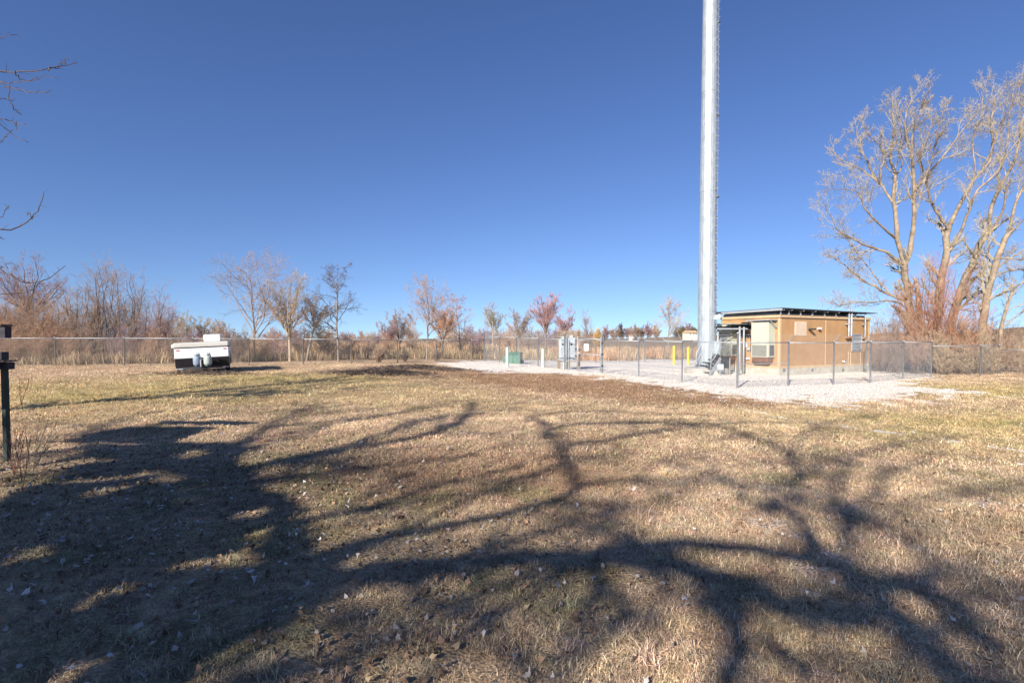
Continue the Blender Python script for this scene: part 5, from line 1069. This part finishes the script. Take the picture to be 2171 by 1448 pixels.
shade_tree('bare tree just outside the left edge whose drooping twigs reach into view', np.array([-14.3, 5.6, .1]), FC, [
 (.12, .03, ['F', ('xyz', -13.2, 6.8, 6), ('xyz', -12.8, 8, 8), ('xyz', -12, 9, 10.5)]),
 (.10, .03, ['F', ('xyz', -14.5, 5, 6), ('xyz', -15.5, 4.2, 8.5), ('xyz', -16, 4, 10.5)]),
 (.10, .03, ['F', ('xyz', -12.6, 6.6, 4.9), ('xyz', -11.5, 7.6, 6.0), ('xyz', -10.6, 8.6, 7.4)]),
 (.09, .03, ['F', ('xyz', -15, 7.2, 5.6), ('xyz', -16, 8.6, 7.4), ('xyz', -17, 9.6, 9)]),
 (.08, .03, ['F', ('xyz', -13, 5, 5.4), ('xyz', -11.8, 4.2, 7), ('xyz', -10.8, 3.6, 8.6)]),
 (.08, .03, [('xyz', -13.2, 6.8, 6), ('xyz', -14, 8.2, 7.5), ('xyz', -14.4, 9.5, 9.4)]),
 (.06, .02, [('xyz', -12.6, 6.6, 4.9), ('xyz', -11.6, 7.4, 4.3), ('xyz', -10.6, 8.2, 3.9), ('xyz', -9.6, 8.6, 3.6)]),
], 303, .2, tw=(8, 7, 4))
# the twigs of that tree which hang into the picture
tw_root = bpy.data.objects[[o.name for o in scene.collection.objects if o.name.startswith('shade_tree')][-1]]; m_ = MB(); YT = 8.
for r0, pts in ((.013, [(-160, 175), (-60, 158), (0, 152), (60, 152), (100, 147), (140, 140), (165, 133)]), (.008, [(100, 148), (128, 143), (142, 126)]), (.006, [(30, 153), (40, 168), (70, 172), (90, 165), (122, 164)]), (.009, [(-60, 150), (0, 173), (35, 178), (80, 166)]),
  (.010, [(-60, 165), (0, 173), (25, 188), (60, 193), (80, 195), (112, 192)]), (.007, [(-80, 80), (0, 80), (25, 77), (38, 68)]), (.007, [(18, 186), (18, 205), (24, 228), (46, 244)]), (.005, [(-40, 205), (0, 212), (20, 210), (34, 212)]),
  (.009, [(-80, 235), (0, 250), (20, 258), (54, 266)]), (.008, [(-60, 220), (0, 262), (20, 285), (64, 305)]), (.008, [(-60, 330), (0, 300), (20, 288), (32, 270), (34, 255)]), (.006, [(0, 240), (-30, 225), (-80, 200)]),
  (.014, [(-120, 470), (0, 489), (40, 484), (70, 465), (88, 440), (91, 410)]), (.006, [(70, 465), (62, 458), (58, 452)]), (.006, [(-30, 475), (0, 462), (14, 445), (18, 437)]), (.006, [(-30, 495), (0, 503), (8, 508)]),
  (.014, [(-120, 500), (-40, 548), (0, 574), (30, 594), (70, 600), (105, 590), (137, 565)]), (.010, [(-100, 610), (0, 624), (40, 622), (70, 613), (86, 600)]), (.008, [(-60, 580), (0, 568), (18, 562), (25, 556)])):
    P = resample(smooth_line([pY(a, b_, YT+.3*math.sin(a)) for a, b_ in pts], 2), 16); P += np.random.default_rng(int(abs(pts[0][0])+pts[0][1])).normal(0, .012, P.shape); m_.tubes(P[None], np.linspace(r0, r0*.35, 16)[None]*1.05, 5)
    rgq = np.random.default_rng(int(pts[-1][1])); Q, q_r = grow(P[None], np.linspace(r0, r0*.35, 16)[None], 7, rgq, .35, 1, 45, 12, .07, .3, 4, .1, .25, .5, .003, lmax=.3); m_.tubes(Q, q_r, 3)
m_.build('hanging_twigs', M['twig_dark'], tw_root, origin=np.array(tw_root.location))
# dense evergreen just out of view whose solid shade covers the lower left of the lawn
poly = [at(*p)[:2] for p in [(330, 1448), (420, 1325), (560, 1262), (700, 1215), (620, 1092), (600, 1045), (500, 985), (480, 940), (330, 938), (180, 945), (150, 1000), (0, 1060)]]+[np.array([-6.5, 3.6]), np.array([-6., .3])]
pa = np.array(poly); rg = np.random.default_rng(9); uu = np.array([.866, -.5]); ev = np.array([-6*.866-6*.5, 3-6*.866, 0.])
X_, Y_ = rg.uniform(pa[:, 0].min(), pa[:, 0].max(), 60000), rg.uniform(pa[:, 1].min(), pa[:, 1].max(), 60000)
k = (in_poly(X_, Y_, poly)+(fbm(X_, Y_, .7, 55)-.5)*.5 > .03) & (fbm(X_, Y_, .5, 57) < .56+.04*rg.random(60000)); X_, Y_ = X_[k], Y_[k]
t_ = X_*SD[0]+Y_*SD[1]; w0 = -6+rg.normal(0, .7, len(t_)); zz = (t_-w0)/COT; S_ = np.stack([X_-zz*COT*SD[0], Y_-zz*COT*SD[1], zz], 1); low = len(S_)
et = thing('evergreen_tree', 'dense evergreen behind the camera at the left casting a solid shadow', 'tree', ev)
a = rg.normal(size=(low, 3)); a /= np.linalg.norm(a, axis=1, keepdims=True); b_ = np.cross(a, rg.normal(size=(low, 3))); b_ /= np.linalg.norm(b_, axis=1, keepdims=True); s = .07+.07*rg.random((low, 1))
m_ = MB(); m_.add(np.stack([S_-a*s, S_+b_*s*.6, S_+a*s, S_-b_*s*.6], 1).reshape(-1, 3), np.arange(low*4).reshape(low, 4)); m_.build('crown', M['cedar'], et, origin=ev)
m_ = MB(); m_.tube([ev-[0, 0, .1], ev+[0, 0, 2.4], ev+[.1, 0, 4.6]], [.22, .15, .05], 8); m_.build('trunk', M['bark_brown'], et, origin=ev, smooth=True)
